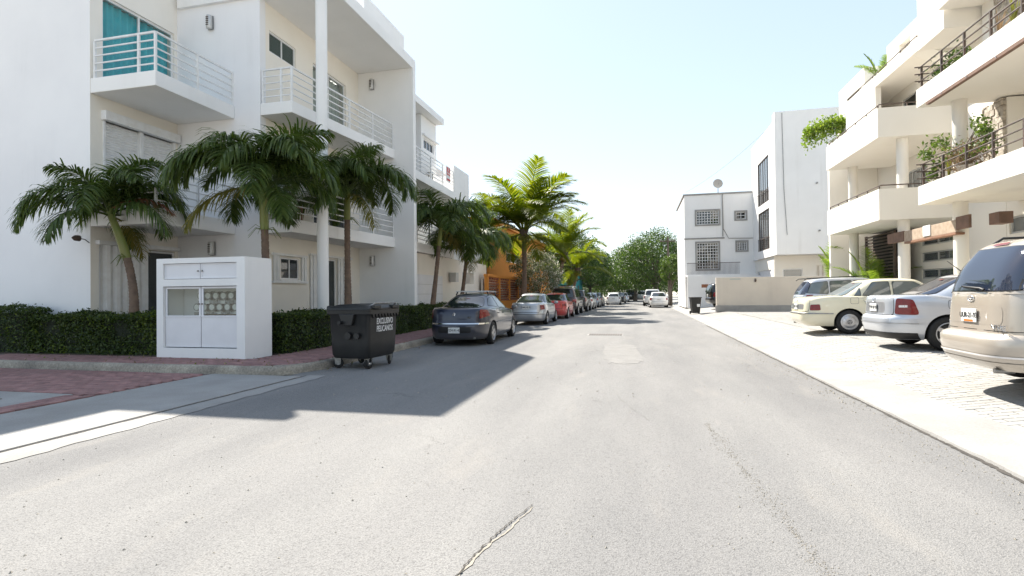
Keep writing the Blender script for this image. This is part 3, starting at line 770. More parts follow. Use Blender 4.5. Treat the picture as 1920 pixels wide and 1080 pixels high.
for s0, s1 in ((a0, mid), (mid, a1)):
    q = MB(); q.box(s0 + .01, s1 - .006, y0 + .045, y0 + .07, 1.84, 2.16)
    for e in ((s0 + .01, s1 - .006, 1.84, 1.865), (s0 + .01, s1 - .006, 2.135, 2.16), (s0 + .01, s0 + .035, 1.865, 2.135), (s1 - .031, s1 - .006, 1.865, 2.135)):
        q.box(e[0], e[1], y0 + .033, y0 + .045, e[2], e[3])
    u = q.build('upper_door', 'white_panel', K)
    MB().lathe([(.018, 0), (.018, .02)], 10, 'y', (s1 - .05 if s0 == a0 else s0 + .05, y0 + .012, 2.0)).build('knob', 'steel', u)
    q = MB(); yb = y0 + .05
    q.box(s0 + .012, s1 - .008, yb, yb + .03, 0.38, 1.02)
    for e in ((s0 + .012, s1 - .008, 1.625, 1.665), (s0 + .012, s0 + .06, 1.02, 1.625), (s1 - .056, s1 - .008, 1.02, 1.625)): q.box(e[0], e[1], yb, yb + .03, e[2], e[3])
    q.box(s0 + .012, s1 - .008, yb - .012, yb, 1.02, 1.055)
    d = q.build('door', 'white_panel', K, bevel=.004)
    p = MB(); p.box(s0 + .06, s1 - .056, yb + .012, yb + .018, 1.055, 1.625); p.build('pane', 'pane_clear', d)
    MB().lathe([(.015, 0), (.015, .02)], 10, 'y', (s1 - .035 if s0 == a0 else s0 + .035, yb - .02, 1.3)).build('lock', 'dark_iron', d)
# meters: round glass-faced units in two rows on a back board
m = MB(); m.box(x0 + .12, x1 - .12, y0 + .60, y0 + .63, .35, 1.75); m.build('back_board', 'white_panel', K)
for r, zz in enumerate((1.22, 1.47)):
    for k in range(7):
        xx = x0 + 0.62 + k * 0.20 + (0.10 if r else 0)
        if xx > x1 - .3: continue
        b = MB(); b.lathe([(.085, -.17), (.085, -.05), (.10, -.045), (.10, .0)], 18, 'y', (xx, y0 + .60, zz)); mt = b.build('meter', 'meter_grey', K, smooth=40)
        b = MB(); b.lathe([(.062, -.175), (.062, -.171)], 14, 'y', (xx, y0 + .60, zz)); b.build('dial', 'plate_white', mt)
        b = MB(); b.box(xx - .05, xx + .05, y0 + .42, y0 + .44, zz - .175, zz - .105); b.build('tag_plate', 'plate_white' if k % 2 else 'meter_grey', mt)
b = MB(); b.box(x0 + .75, x1 - .25, y0 + .36, y0 + .46, 1.0, 1.07)
for k in range(12): b.box(x0 + .78 + k * .1, x0 + .85 + k * .1, y0 + .345, y0 + .36, 1.005, 1.065)
b.build('switch_strip', 'dark_iron', K)

# ------------------------------------------------------------ next white building
B = thing('neighbour_building', 'lower white building with stepped balcony and red notice beyond the end wall', 'building')
m = MB(); wall(m, '+X', -9.0, 18.86, 31.1, 0.1, 3.2, [(26.6, 28.6, 2.0, 2.6)], th=.25); m.build('wall', 'stucco_cream', B)
m = MB(); wall(m, '+X', -11.2, 18.86, 24.4, 3.2, 9.6, [(19.4, 21.2, 3.5, 5.6)], th=.25); m.build('wall', 'stucco', B)
window(B, '+X', -11.2, 19.4, 21.2, 3.5, 5.6, 2)
m = MB(); m.box(-13.6, -11.5, 24.5, 30, .1, 6.3); m.build('wall', 'stucco', B)
m = MB(); wall(m, '+X', -9.35, 22.1, 23.9, 6.9, 9.5, [(22.4, 23.6, 8.05, 8.5)], th=.25); m.box(-11.19, -9.61, 22.1, 23.9, 6.9, 9.5); m.build('stair_tower', 'stucco', B)
window(B, '+X', -9.35, 22.4, 23.6, 8.05, 8.5, 3, .05, .1)
q = MB(); q.box(-9.5, -9.22, 22.2, 24.0, 8.58, 8.66); q.build('canopy', 'stucco', B)
m = MB(); m.box(-13, -8.95, 18.9, 23.95, 9.52, 9.80); m.box(-12, -10, 20.5, 23.5, 9.8, 10.0); m.build('roof', 'stucco', B)
bo = balcony(B, [(-11.15, 18.87), (-8.75, 18.87), (-8.95, 26.6), (-11.15, 26.6)], 6.2, 6.55, [(-8.81, 18.95), (-8.97, 25.2)], 1.0, 6, 1.6)
q = MB(); q.box(-9.16, -8.92, 25.25, 27.6, 5.9, 7.9); q.build('parapet', 'stucco', B)
q = MB(); q.box(-11.5, -9.17, 27.35, 27.6, 6.5, 7.9); q.build('parapet', 'stucco', B)
bo = balcony(B, [(-11.15, 18.87), (-8.75, 18.87), (-8.9, 24.8), (-11.15, 24.8)], 3.22, 3.6, [(-8.81, 18.95), (-8.95, 24.7)], 1.0, 6, 1.5)
m = MB(); m.box(-9.4, -9.05, 25.2, 25.5, 3.2, 6.2); m.build('pillar', 'stucco', B)
sg = thing('notice_sign', 'small red notice tied to the upper balcony railing', 'sign', (-8.80, 24.05, 7.18))
MB().box(-.012, .012, -.27, .27, -.36, .36).build('board', 'ink_white', sg)
MB().box(.012, .016, -.22, .22, -.05, .31).build('panel', 'sign_red', sg)
MB().box(.012, .016, -.22, .22, -.31, -.22).build('panel', 'sign_red', sg)
place_text('text', 'SE', .2, 'ink_white', sg, (.018, 0, .20), (0, 1, 0), (0, 0, 1), .004)
place_text('text', 'VENDE', .13, 'ink_white', sg, (.018, 0, .04), (0, 1, 0), (0, 0, 1), .003)
for (cx, cy) in ((-9.5, 20.1), (-9.45, 22.9)):
    ch = thing('balcony_chair', 'grey metal chair on the upper balcony ' + ('near the end wall' if cy < 21 else 'below the red notice'), 'chair', (cx, cy, 6.552), 0, 'chairs on the stepped balcony')
    for x in (-.22, .22):
        for y in (-.22, .22): MB().bar((x, y, 0), (x, y, .43), .03, .03).build('leg', 'steel', ch)
    MB().box(-.25, .25, -.25, .25, .43, .46).build('seat', 'steel', ch)
    MB().box(-.25, -.22, -.25, .25, .5, .88).build('backrest', 'steel', ch)
# garage-like panel on the ground floor wall
q = MB(); wbox(q, '+X', -9.0, 20.2, 23.6, .15, 2.3, .003, .035); gp = q.build('garage_door', 'white_panel', B)
for k in range(4): MB().box(-8.964, -8.958, 20.22, 23.58, .62 + k * .42, .64 + k * .42).build('groove', 'alu', gp)
q = MB(); q.box(-8.95, -8.62, 24.5, 24.9, 2.05, 2.5); q.build('meter_box', 'alu', B)

# ------------------------------------------------------------ orange house with lattice fence
O = thing('orange_house', 'orange flat-roofed house behind the coconut palm', 'house')
m = MB(); wall(m, '+X', -10.2, 36, 62, 0.1, 6.6, [(41.0, 46, 4.0, 4.75), (52, 56, 3.6, 4.6)], th=.3); wall(m, '-Y', 36.003, -20, -10.51, .1, 6.6, th=.29); m.build('wall', 'stucco_orange', O)
window(O, '+X', -10.2, 41.0, 46, 4.0, 4.75, 3, .06, .1, gm='pane_grey'); window(O, '+X', -10.2, 52, 56, 3.6, 4.6, 2)
m = MB(); m.box(-20, -10.0, 35.8, 62.2, 6.6, 6.9); m.build('roof', 'stucco_orange', O)
m = MB(); m.box(-13, -10.45, 31.3, 35.8, .1, 3.2); m.build('annex', 'stucco', O)
m = MB(); m.box(-12.4, -9.3, 31.15, 31.4, 3.2, 5.5); m.build('annex', 'stucco', O)
F = thing('lattice_fence', 'orange wall with open brick lattice panels behind the parked cars', 'fence')
X = -8.55
def latt(y0, y1):
    q = MB(); q.box(X - .1, X + .1, y0, y1, .1, 1.0); q.build('base_wall', 'stucco_orange', F)
    n = 4; w_ = (y1 - y0) / n
    for k in range(n + 1): MB().box(X - .11, X + .11, y0 + k * w_ - .1, y0 + k * w_ + .1, 1.0, 2.45).build('pier', 'stucco_orange', F)
    MB().box(X - .14, X + .14, y0 - .12, y1 + .12, 2.45, 2.6).build('coping', 'stucco_orange', F)
    for k in range(n):
        ya, yb = y0 + k * w_ + .1, y0 + (k + 1) * w_ - .1; rows_ = 9; cols = 9
        me = MB().box(-.06, .06, -.5 * (yb - ya) / cols + .025, .5 * (yb - ya) / cols - .025, -.055, .055).mesh('block', 'terracotta')
        for r in range(rows_):
            for c in range(cols):
                if (r + c) % 2 == 0 or r % 3 == 0:
                    link('block', me, F, (X, ya + (c + .5) * (yb - ya) / cols, 1.08 + r * .16))
latt(29.6, 40.2)
MB().box(X - .3, X - .2, 29.5, 40.3, .1, 2.3).build('screen', 'stucco_beige', F)
m = MB(); m.box(X - .1, X + .1, 41, 62, .1, 2.2); tag(m.build('garden_wall', 'stucco_orange'), 'low orange garden wall further up the street', 'wall')
Tq = thing('teal_house', 'small teal painted house front far up the left side', 'house')
m = MB(); m.box(-12, -7.6, 66, 74, .1, 4.2); m.build('wall', 'stucco_teal', Tq)
m = MB(); m.box(-12.2, -7.5, 65.9, 74.2, 4.2, 4.5); m.build('roof', 'stucco', Tq)
q = MB(); q.box(-7.6, -7.55, 68, 69.2, .1, 2.4); q.build('door', 'dark_iron', Tq)
q = MB(); q.box(-9.5, -8.2, 65.93, 66, 1.2, 2.4); q.build('window', 'pane_dark', Tq)
# ============================================================ cream apartment buildings on the right
C = thing('cream_apartments', 'cream apartment block with brown railed balconies nearest on the right', 'building')
XW = 10.2
hol = [(15.6, 17.9, 2.98, 3.46), (9.0, 15.6, 4.4, 6.5), (9.0, 14.2, 7.1, 9.2), (10.0, 14.0, 1.2, 3.4)]
m = MB(); wall(m, '-X', XW, 2, 18.0, .25, 9.6, hol, th=.25); m.build('wall', 'stucco_right', C)
window(C, '-X', XW, 15.6, 17.9, 2.98, 3.46, 3, .05, .1, fm='alu', gm='pane_grey')
window(C, '-X', XW, 10.0, 14.0, 1.2, 3.4, 3, .05, .1, fm='alu')
# corrugated shutters behind the balconies: each leaf a piece
for (z0, z1) in ((4.4, 6.5), (7.1, 9.2)):
    y1 = 15.6 if z0 < 5 else 14.2
    sh = MB(); wbox(sh, '-X', XW, 9.0, y1, z1 - .06, z1, -.15, -.02); wbox(sh, '-X', XW, 9.0, y1, z0, z0 + .04, -.15, -.02)
    so = sh.build('shutter_track', 'alu', C)
    n = int((y1 - 9.0) / .16); q = MB()
    q.grid([[( -.03, 0, 0), (.03, .08, 0), (-.03, .158, 0)], [(-.03, 0, z1 - z0 - .1), (.03, .08, z1 - z0 - .1), (-.03, .158, z1 - z0 - .1)]]); me = q.mesh('blade', 'white_metal')
    for k in range(n): link('blade', me, so, (XW + .09, 9.02 + k * .16, z0 + .04))
# division piers with rough stone facing
m = MB(); m.box(9.7, 10.198, 17.0, 18.0, 4.4, 6.6); m.box(9.7, 10.198, 15.9, 18.0, 7.1, 9.6); m.build('pier', 'stucco_right', C)
surf('stone_face', (0.60, 0.54, 0.46), (0.36, 0.31, 0.25), 9, 0.95, 1.0, 14, fine=.3)
m = MB()
for (z0, z1, ya, yb) in ((7.15, 9.55, 15.95, 17.3), (4.45, 6.6, 17.05, 17.9)):
    zz = z0
    while zz < z1:
        h = random.uniform(.1, .2); yy = ya
        while yy < yb:
            l = random.uniform(.12, .34); m.box(9.64 - random.uniform(0, .05), 9.699, yy, min(yy + l - .012, yb), zz, min(zz + h - .012, z1)); yy += l
        zz += h
tag(m.build('stone_facing', 'stone_face', C), kind='stuff')
def slab_balcony(parent, x0, x1, y0, y1, zb, zf, zt, mat):
    """solid parapet box: floor slab with an upstand round the open sides"""
    q = MB(); q.box(x0, x1, y0, y1, zb, zf)
    q.box(x0, x0 + .15, y0, y1, zf, zt); q.box(x0 + .15, x1, y1 - .15, y1, zf, zt); q.box(x0 + .15, x1, y0, y0 + .15, zf, zt)
    return q.build('balcony', mat, parent)
for zb, zt in ((6.64, 7.15), (3.85, 4.38)):
    b = slab_balcony(C, 7.8, 10.19, 3.0, 17.5, zb, zb + .25, zt, 'stucco_right')
    ry = [17.35 - k * 1.02 for k in range(9)]
    for y in ry: MB().box(7.845, 7.895, y - .02, y + .02, zt, zt + .62).build('post', 'dark_iron', b)
    for h in (.62, .42, .22): MB().tube([(7.87, 17.5, zt + h), (7.87, 8.8, zt + h)], .02, 8).build('rail', 'dark_iron', b)
    for h in (.60, .40, .20): MB().tube([(7.70, 17.35, zt + h), (8.9, 17.35, zt + h)], .017, 8).build('rail', 'dark_iron', b)
    MB().box(8.3, 8.34, 17.33, 17.37, zt, zt + .6).build('post', 'dark_iron', b)
    MB().box(8.6, 8.75, 14.4, 14.42, zb - .012, zb - .002).build('soffit_vent', 'dark_iron', b)
m = MB(); m.box(7.80, 7.90, 8.8, 17.0, 6.56, 6.638); m.build('awning_box', 'rust_beam', C)
for k in range(4): MB().lathe([(.015, 0), (.015, .02)], 8, 'x', (7.78, 16.2 - k * 1.1, 6.60)).build('bolt', 'chrome', C)
for y in (17.15, 12.0, 7.0):
    m = MB(); m.lathe([(.17, .29), (.17, 3.85)], 24, 'z', (8.65, y, 0)); m.build('column', 'stucco_right', C, smooth=40)
    m = MB(); m.lathe([(.17, 4.1), (.17, 6.64)], 24, 'z', (8.65, y - .05, 0)); m.build('column', 'stucco_right', C, smooth=40)
m = MB(); m.box(8.6, 16, 2, 18.0, 9.6, 9.9); m.build('roof', 'stucco_right', C)
m = MB(); m.box(10.46, 16, 2, 18.0, .25, 9.58); m.build('core', 'stucco_right', C)

D = thing('stepped_apartments', 'cream stepped apartment block with solid parapet balconies beyond the first', 'building')
hol = [(20.6, 22.7, 3.04, 3.42), (20.6, 22.7, 2.44, 2.80), (20.6, 22.7, 1.84, 2.18), (22.2, 24.0, 4.3, 6.0), (21.2, 24, 6.8, 8.9)]
m = MB(); wall(m, '-X', XW, 18.02, 26.5, .25, 9.3, hol, th=.25); m.build('wall', 'stucco_right', D)
for z0, z1 in ((3.04, 3.42), (2.44, 2.80), (1.84, 2.18)): window(D, '-X', XW, 20.6, 22.7, z0, z1, 2, .05, .08, fm='alu', gm='pane_grey')
window(D, '-X', XW, 22.2, 24.0, 4.3, 6.0, 3, .05, .1, fm='alu', gm='pane_grey'); window(D, '-X', XW, 21.2, 24, 6.8, 8.9, 3, .05, .1, fm='alu')
for zb, zt in ((6.52, 7.5), (3.77, 4.8)):
    b = slab_balcony(D, 7.8, 10.19, 20.05, 25.05, zb, zb + .25, zt, 'stucco_right')
    pp = [(7.88, 25.0), (7.88, 20.12), (10.1, 20.12)]
    for k in range(6): MB().box(7.865, 7.895, 20.2 + k * .94, 20.23 + k * .94, zt, zt + .12).build('post', 'dark_iron', b)
    for k in range(1, 3): MB().box(7.88 + k * .8, 7.91 + k * .8, 20.105, 20.135, zt, zt + .12).build('post', 'dark_iron', b)
    MB().tube([(7.88, 25.0, zt + .13), (7.88, 20.12, zt + .13), (10.1, 20.12, zt + .13)], .02, 8).build('rail', 'dark_iron', b)
for y in (20.35, 24.6):
    for z0, z1 in ((.29, 3.77), (4.02, 6.52), (6.77, 9.3)):
        r = .17 if z0 < 7 else .12
        if z0 > 6: continue
        m = MB(); m.lathe([(r, z0), (r, z1)], 24, 'z', (8.65, y + .05, 0)); m.build('column', 'stucco_right', D, smooth=40)
# roof overhang, set-back roof towers, third-floor front
m = MB(); m.box(9.0, 13, 19.75, 26.3, 9.3, 9.72); m.build('roof', 'stucco_right', D)
m = MB(); m.sideprism([(9.0, 9.3), (10.2, 9.3), (10.2, 8.9), (9.9, 8.9)], 19.75, 20.5, 'y'); m.build('brace', 'stucco_right', D)
b = MB(); b.tube([(9.06, 26.2, 9.85), (9.06, 20.0, 9.85)], .02, 8); rb = b.build('roof_rail', 'dark_iron', D)
for k in range(6): MB().bar((9.06, 20.2 + k * 1.15, 9.72), (9.06, 20.2 + k * 1.15, 9.85), .03, .03).build('post', 'dark_iron', rb)
m = MB(); wall(m, '-X', 9.6, 18.9, 23.75, 9.72, 11.0, [(21.9, 22.75, 9.95, 10.6)], th=.22); m.box(9.83, 13, 18.9, 23.75, 9.73, 10.98); m.build('roof_tower', 'stucco_right', D)
m = MB(); m.box(8.8, 13, 18.1, 19.6, 9.1, 12.4); m.build('roof_tower', 'stucco_right', D)
m = MB(); wall(m, '-X', 9.6, 25.9, 28.9, 8.2, 11.1, [(26.4, 27.9, 9.6, 10.4)], th=.22); m.box(9.83, 13, 25.9, 26.1, 8.2, 11.09); m.build('roof_tower', 'stucco_right', D)
window(D, '-X', 9.6, 26.4, 27.9, 9.6, 10.4, 2, .05, .1, fm='dark_iron')
m = MB(); m.box(9.0, 9.2, 23.3, 26.3, 6.8, 9.298); m.box(9.2, 10.19, 26.1, 26.3, 6.8, 9.298); m.build('end_wall', 'stucco_right', D)
m = MB(); m.box(10.46, 16, 18.02, 26.4, .25, 9.29); m.build('core', 'stucco_right', D)
m = MB(); m.box(8.3, 10.19, 26.3, 26.5, 0.25, 8.0); m.build('side_wall', 'stucco_right', D)
# dark slatted entrance screen: each slat a piece
g = MB(); g.box(9.36, 9.44, 22.85, 22.95, .3, 3.7); g.box(9.36, 9.44, 25.4, 25.5, .3, 3.7); go = g.build('entrance_screen', 'dark_iron', D)
me = MB().box(-.02, .05, 22.95, 25.4, -.02, .035).mesh('slat', 'dark_iron')
for k in range(26): link('slat', me, go, (9.38, 0, .5 + k * .125))
m = MB(); m.box(9.7, 9.72, 22.8, 25.6, .3, 3.75); m.build('dark_passage', 'dark_room', D)  # dark sheet in place of the unlit depth behind the slats
m = MB(); m.box(9.0, 9.3, 20.5, 25.4, .3, 1.55); m.build('planter_wall', 'stucco_right', D)
# timber beam carried on the columns
T = thing('timber_beam', 'reddish timber beam with a white patch fixed across the round columns', 'beam')
def tb(y0, y1, z0, z1, x0, x1, name, mat):
    MB().box(x0, x1, y0, y1, z0, z1).build(name, mat, T, bevel=.01)
tb(19.85, 21.0, 3.02, 3.36, 8.40, 8.47, 'end_board', 'rust_beam')
surf('wood_pale', (0.46, 0.36, 0.27), (0.34, 0.25, 0.18), 7, 0.7, .15, 30)
tb(16.9, 19.845, 3.00, 3.34, 8.42, 8.475, 'face_board', 'wood_pale')
tb(18.2, 18.62, 3.04, 3.36, 8.395, 8.418, 'notice', 'ink_white')
tb(16.3, 16.895, 3.05, 3.40, 8.40, 8.47, 'end_board', 'rust_beam')
tb(16.9, 19.8, 2.93, 2.995, 8.40, 8.62, 'lower_board', 'wood')
tb(15.45, 15.85, 3.05, 3.34, 8.60, 8.9, 'stub', 'rust_beam')

# ------------------------------------------------------------ tall grey-white block
G = thing('tall_white_block', 'tall weathered white block with two black-framed windows over a recessed ground floor', 'building')
X3 = 8.56
hol = [(38.75, 42.1, 7.55, 10.65), (38.75, 42.1, 4.3, 7.05)]
m = MB(); wall(m, '-X', X3, 37.22, 44.2, 3.75, 12.4, hol, th=.3); wall(m, '-Y', 36.997, X3 + .003, 19, 3.753, 12.897, th=.2); m.box(X3 + .33, 19, 37.3, 44.19, 3.757, 12.3)
m.v = m.v
m.build('wall', 'stucco_white_r', G)
m = MB(); m.box(X3 + .01, X3 + .28, 37.22, 37.6, 12.403, 12.88); m.box(X3 + .9, 19, 43.5, 46, 3.76, 13.4); m.build('parapet', 'stucco_white_r', G)
for z0, z1 in ((7.55, 10.65), (4.3, 7.05)):
    wf = window(G, '-X', X3, 38.75, 42.1, z0, z1, 5, .07, .1, fm='dark_iron', gm='pane_grey')
    q = MB()
    for k in range(9): q.box(X3 - .05, X3 - .03, 38.8 + k * .4, 38.83 + k * .4, z0, z0 + .8)
    q.box(X3 - .055, X3 - .025, 38.75, 42.1, z0 + .8, z0 + .84); q.build('guard_rail', 'dark_iron', wf)
m = MB(); wall(m, '-Y', 38.2, 8.7, 18, .25, 3.75, [(9.2, 10.4, .9, 2.9), (11.2, 14.5, .4, 3.1)], th=.2); wall(m, '-X', 8.697, 38.41, 44, .25, 3.748, [(39, 43.2, .3, 2.9)], th=.19); m.build('ground_floor', 'stucco_right', G)
q = MB(); wbox(q, '-X', 8.7, 39, 43.2, .3, 2.9, -.12, -.06); q.build('garage_door', 'white_panel', G)
window(G, '-Y', 38.2, 9.2, 10.4, .9, 2.9, 1, .06, .1, gm='pane_grey')
q = MB(); wbox(q, '-Y', 38.2, 11.2, 14.5, .4, 3.1, -.14, -.10); gq = q.build('gate', 'stucco_right', G)
me = MB().box(-.03, .03, -.02, .02, 0, 2.6).mesh('bar', 'stucco_beige')
for k in range(12): link('bar', me, gq, (11.35 + k * .27, 38.2 + .06, .45))
MB().tube([(9.0, 36.96, 12.8), (9.05, 36.95, 8), (9.2, 36.95, 5.0)], .018, 6).build('cable', 'meter_grey', G)
for (x, z) in ((10.95, 8.2), (11.05, 5.2)): MB().lathe([(.06, -.10), (.05, 0)], 8, 'y', (x, 36.99, z)).build('spout', 'meter_grey', G)
# garden wall in front (beige) with a plinth and two small lamps
W = thing('garden_wall', 'plain beige garden wall with a plinth beside the parked cars', 'wall')
m = MB(); m.box(4.45, 14.0, 33.5, 33.75, .25, 2.27); m.build('panel', 'stucco_beige', W, bevel=.01)
m = MB(); m.box(4.38, 14.0, 33.42, 33.498, .25, .62); m.build('plinth', 'concrete', W, bevel=.01)
q = MB(); q.box(5.2, 5.8, 33.493, 33.4985, 2.12, 2.2); q.build('number_plate', 'curtain_pale', W)
for x in (6.6, 11.0):
    l = thing('wall_light', 'small bracket light on the beige wall, ' + ('nearer the street' if x < 8 else 'farther from the street'), 'lamp', (x, 33.5, 2.1))
    MB().box(-.04, .04, -.03, 0, -.12, .08).build('bracket', 'dark_iron', l)
    MB().lathe([(.03, -.1), (.06, -.02), (.03, .04)], 10, 'z', (0, -.09, 0)).build('lamp_head', 'dark_iron', l, smooth=50)
# white house with barred windows
H4 = thing('white_house', 'two-storey white house with barred windows and a rooftop dish', 'house')
Y4 = 44.0
hol = [(4.45, 6.1, 6.7, 7.75), (7.35, 8.05, 7.0, 7.55), (4.45, 6.05, 3.2, 5.25), (7.4, 8.1, 4.6, 5.25)]
m = MB(); wall(m, '-Y', Y4, 3.55, 9.2, .2, 9.0, hol, th=.25); wall(m, '-X', 3.547, Y4 + .26, 52, .2, 8.997, th=.24); m.box(3.8, 9.2, Y4 + .4, 52, .2, 8.95); m.build('wall', 'stucco_white_r', H4)
m = MB(); m.box(3.47, 9.2, Y4 - .06, 52, 9.0, 9.12); m.box(3.5, 6.5, Y4 - .05, Y4 - .001, 5.55, 5.65); m.box(6.35, 6.41, Y4 - .07, Y4 - .002, 5.7, 8.98); m.build('cornice', 'concrete', H4)
def barred(a0, a1, z0, z1, nx, nz):
    wf = window(H4, '-Y', Y4, a0, a1, z0, z1, 2 if a1 - a0 > 1 else 1, .05, .12, fm='white_metal', gm='pane_dark')
    q = MB(); wbox(q, '-Y', Y4, a0 - .12, a1 + .12, z1, z1 + .12, -.01, .05); wbox(q, '-Y', Y4, a0 - .12, a1 + .12, z0 - .12, z0, -.01, .05)
    wbox(q, '-Y', Y4, a0 - .12, a0, z0, z1, -.01, .048); wbox(q, '-Y', Y4, a1, a1 + .12, z0, z1, -.01, .048); q.build('surround', 'concrete', wf)
    for k in range(nx + 1):
        a = a0 + (a1 - a0) * k / nx; MB().box(a - .018, a + .018, Y4 - .02, Y4 + .005, z0 + .002, z1 - .002).build('bar', 'ink_white', wf)
    for k in range(1, nz):
        z = z0 + (z1 - z0) * k / nz; MB().box(a0, a1, Y4 - .03, Y4 - .021, z - .018, z + .018).build('bar', 'ink_white', wf)
barred(4.45, 6.1, 6.7, 7.75, 8, 5); barred(7.35, 8.05, 7.0, 7.55, 2, 2); barred(4.45, 6.05, 3.2, 5.25, 8, 9); barred(7.4, 8.1, 4.6, 5.25, 4, 4)
fr = MB(); fr.box(3.6, 8.6, Y4 - 1.3, Y4 - .002, 2.6, 2.75); tb4 = fr.build('terrace_slab', 'stucco_white_r', H4)
for k in range(44):
    x = 3.65 + k * .085
    MB().box(x - .010, x + .010, Y4 - 1.27, Y4 - 1.25, 2.75, 3.6).build('baluster', 'dark_iron', tb4)
MB().box(3.6, 7.4, Y4 - 1.28, Y4 - 1.24, 3.6, 3.64).build('hand_rail', 'dark_iron', tb4)
wl = thing('front_wall', 'white boundary wall under the barred house with a faded notice', 'wall')
m = MB(); m.box(3.6, 9.0, 42.5, 42.68, .2, 2.6); m.build('panel', 'stucco_white_r', wl)
q = MB(); q.box(4.6, 5.2, 42.49, 42.4985, 1.75, 2.0); q.build('notice', 'terracotta', wl)
MB().tube([(6.4, Y4 - .03, 9.0), (6.42, Y4 - .04, 6.3), (6.8, Y4 - .05, 5.55), (9.0, Y4 - .05, 5.5)], .02, 6).build('cable', 'dark_iron', H4)
dish = thing('satellite_dish', 'round pale satellite dish on the white house roof', 'satellite dish', (6.15, Y4 + .5, 9.1))
MB().tube([(0, 0, 0), (0, 0, .55)], .03, 8).build('mast', 'steel', dish)
b = MB(); b.lathe([(.01, .0), (.16, .015), (.30, .06), (.37, .10)], 20, 'y', (0, 0, 0)); dk = b.build('reflector', 'alu', dish, smooth=60); dk.location = (0, -.1, .85); dk.rotation_euler = (R(-28), 0, R(160))
MB().tube([(0, -.1, .7), (0, -.45, .8)], .012, 6).build('arm', 'steel', dish)
# leaning utility poles far up the right side and overhead wires
def pole(x, y, h, tilt, label):
    p = thing('utility_pole', label, 'pole', (x, y, 0), 0, 'wooden utility poles')
    MB().tube([(0, 0, 0), (tilt, 0, h)], [.13, .09], 10).build('shaft', 'bark', p, smooth=60)
    MB().box(-.8 + tilt, .8 + tilt, -.05, .05, h - .5, h - .38).build('cross_arm', 'bark', p)
    for k in (-.7, -.3, .3, .7): MB().lathe([(.03, h - .38), (.05, h - .3), (.03, h - .22)], 8, 'z', (k + tilt, 0, 0)).build('insulator', 'meter_grey', p)
pole(3.1, 58, 7.2, -.1, 'wooden utility pole just beyond the white house corner')
pole(2.95, 88, 7.2, .1, 'wooden utility pole farther off among the right-hand trees')
def wire(a, b, sag, label):
    a, b = Vector(a), Vector(b); pts = [a.lerp(b, k / 14) - Vector((0, 0, sag * 4 * (k / 14) * (1 - k / 14))) for k in range(15)]
    tag(MB().tube(pts, .008, 5).build('overhead_wire', 'dark_iron'), label, 'wire')
wire((3.7, 44.1, 9.3), (8.7, 37.2, 12.4), .35, 'thin overhead wire from the white house roof to the tall block')
wire((3.0, 58, 7.0), (3.05, 88, 7.0), .6, 'thin overhead wire running between the two utility poles')
wire((3.0, 58, 7.0), (3.8, 44.0, 8.8), .3, 'thin overhead wire from the utility pole to the white house')
# ============================================================ plants
rng = np.random.default_rng(11)
def np_mesh(name, V, Fq, mats, mi=None, smooth=False):
    me = bpy.data.meshes.new(name)
    me.from_pydata(V.tolist() if hasattr(V, 'tolist') else V, [], Fq.tolist() if hasattr(Fq, 'tolist') else Fq)
    for m_ in (mats if isinstance(mats, (list, tuple)) else [mats]): me.materials.append(MATS[m_])
    if mi is not None: me.polygons.foreach_set('material_index', list(map(int, mi)))
    me.update(); return me
def leaves(name, C, size, mats, up=0.3, asp=0.55, mi=None, jitter=0.35, N=None, shape='diamond'):
    """one small folded leaf at every row of C; random directions with an upward bias"""
    n = len(C)
    d = rng.normal(size=(n, 3)); d /= np.linalg.norm(d, axis=1)[:, None]
    nn = rng.normal(size=(n, 3)) + np.array([0, 0, up * 3])
    if N is not None: nn += N * 1.2
    nn -= d * (nn * d).sum(1)[:, None]; nn /= np.linalg.norm(nn, axis=1)[:, None]
    s = np.cross(nn, d); L_ = size * (1 + rng.uniform(-jitter, jitter, n))[:, None]
    a = C - d * L_ * .5; b = C + d * L_ * .5; k = C - d * L_ * .05 - nn * L_ * .06
    p = k + s * L_ * asp * .5 + nn * L_ * .10; q = k - s * L_ * asp * .5 + nn * L_ * .10
    V = np.stack([a, p, b, q], 1).reshape(-1, 3)
    i = np.arange(n)[:, None] * 4
    Ft = np.concatenate([i + np.array([[0, 1, 2]]), i + np.array([[0, 2, 3]])], 1).reshape(-1, 3)
    m2 = None if mi is None else np.repeat(mi, 2)
    return np_mesh(name, V, Ft, mats, m2)
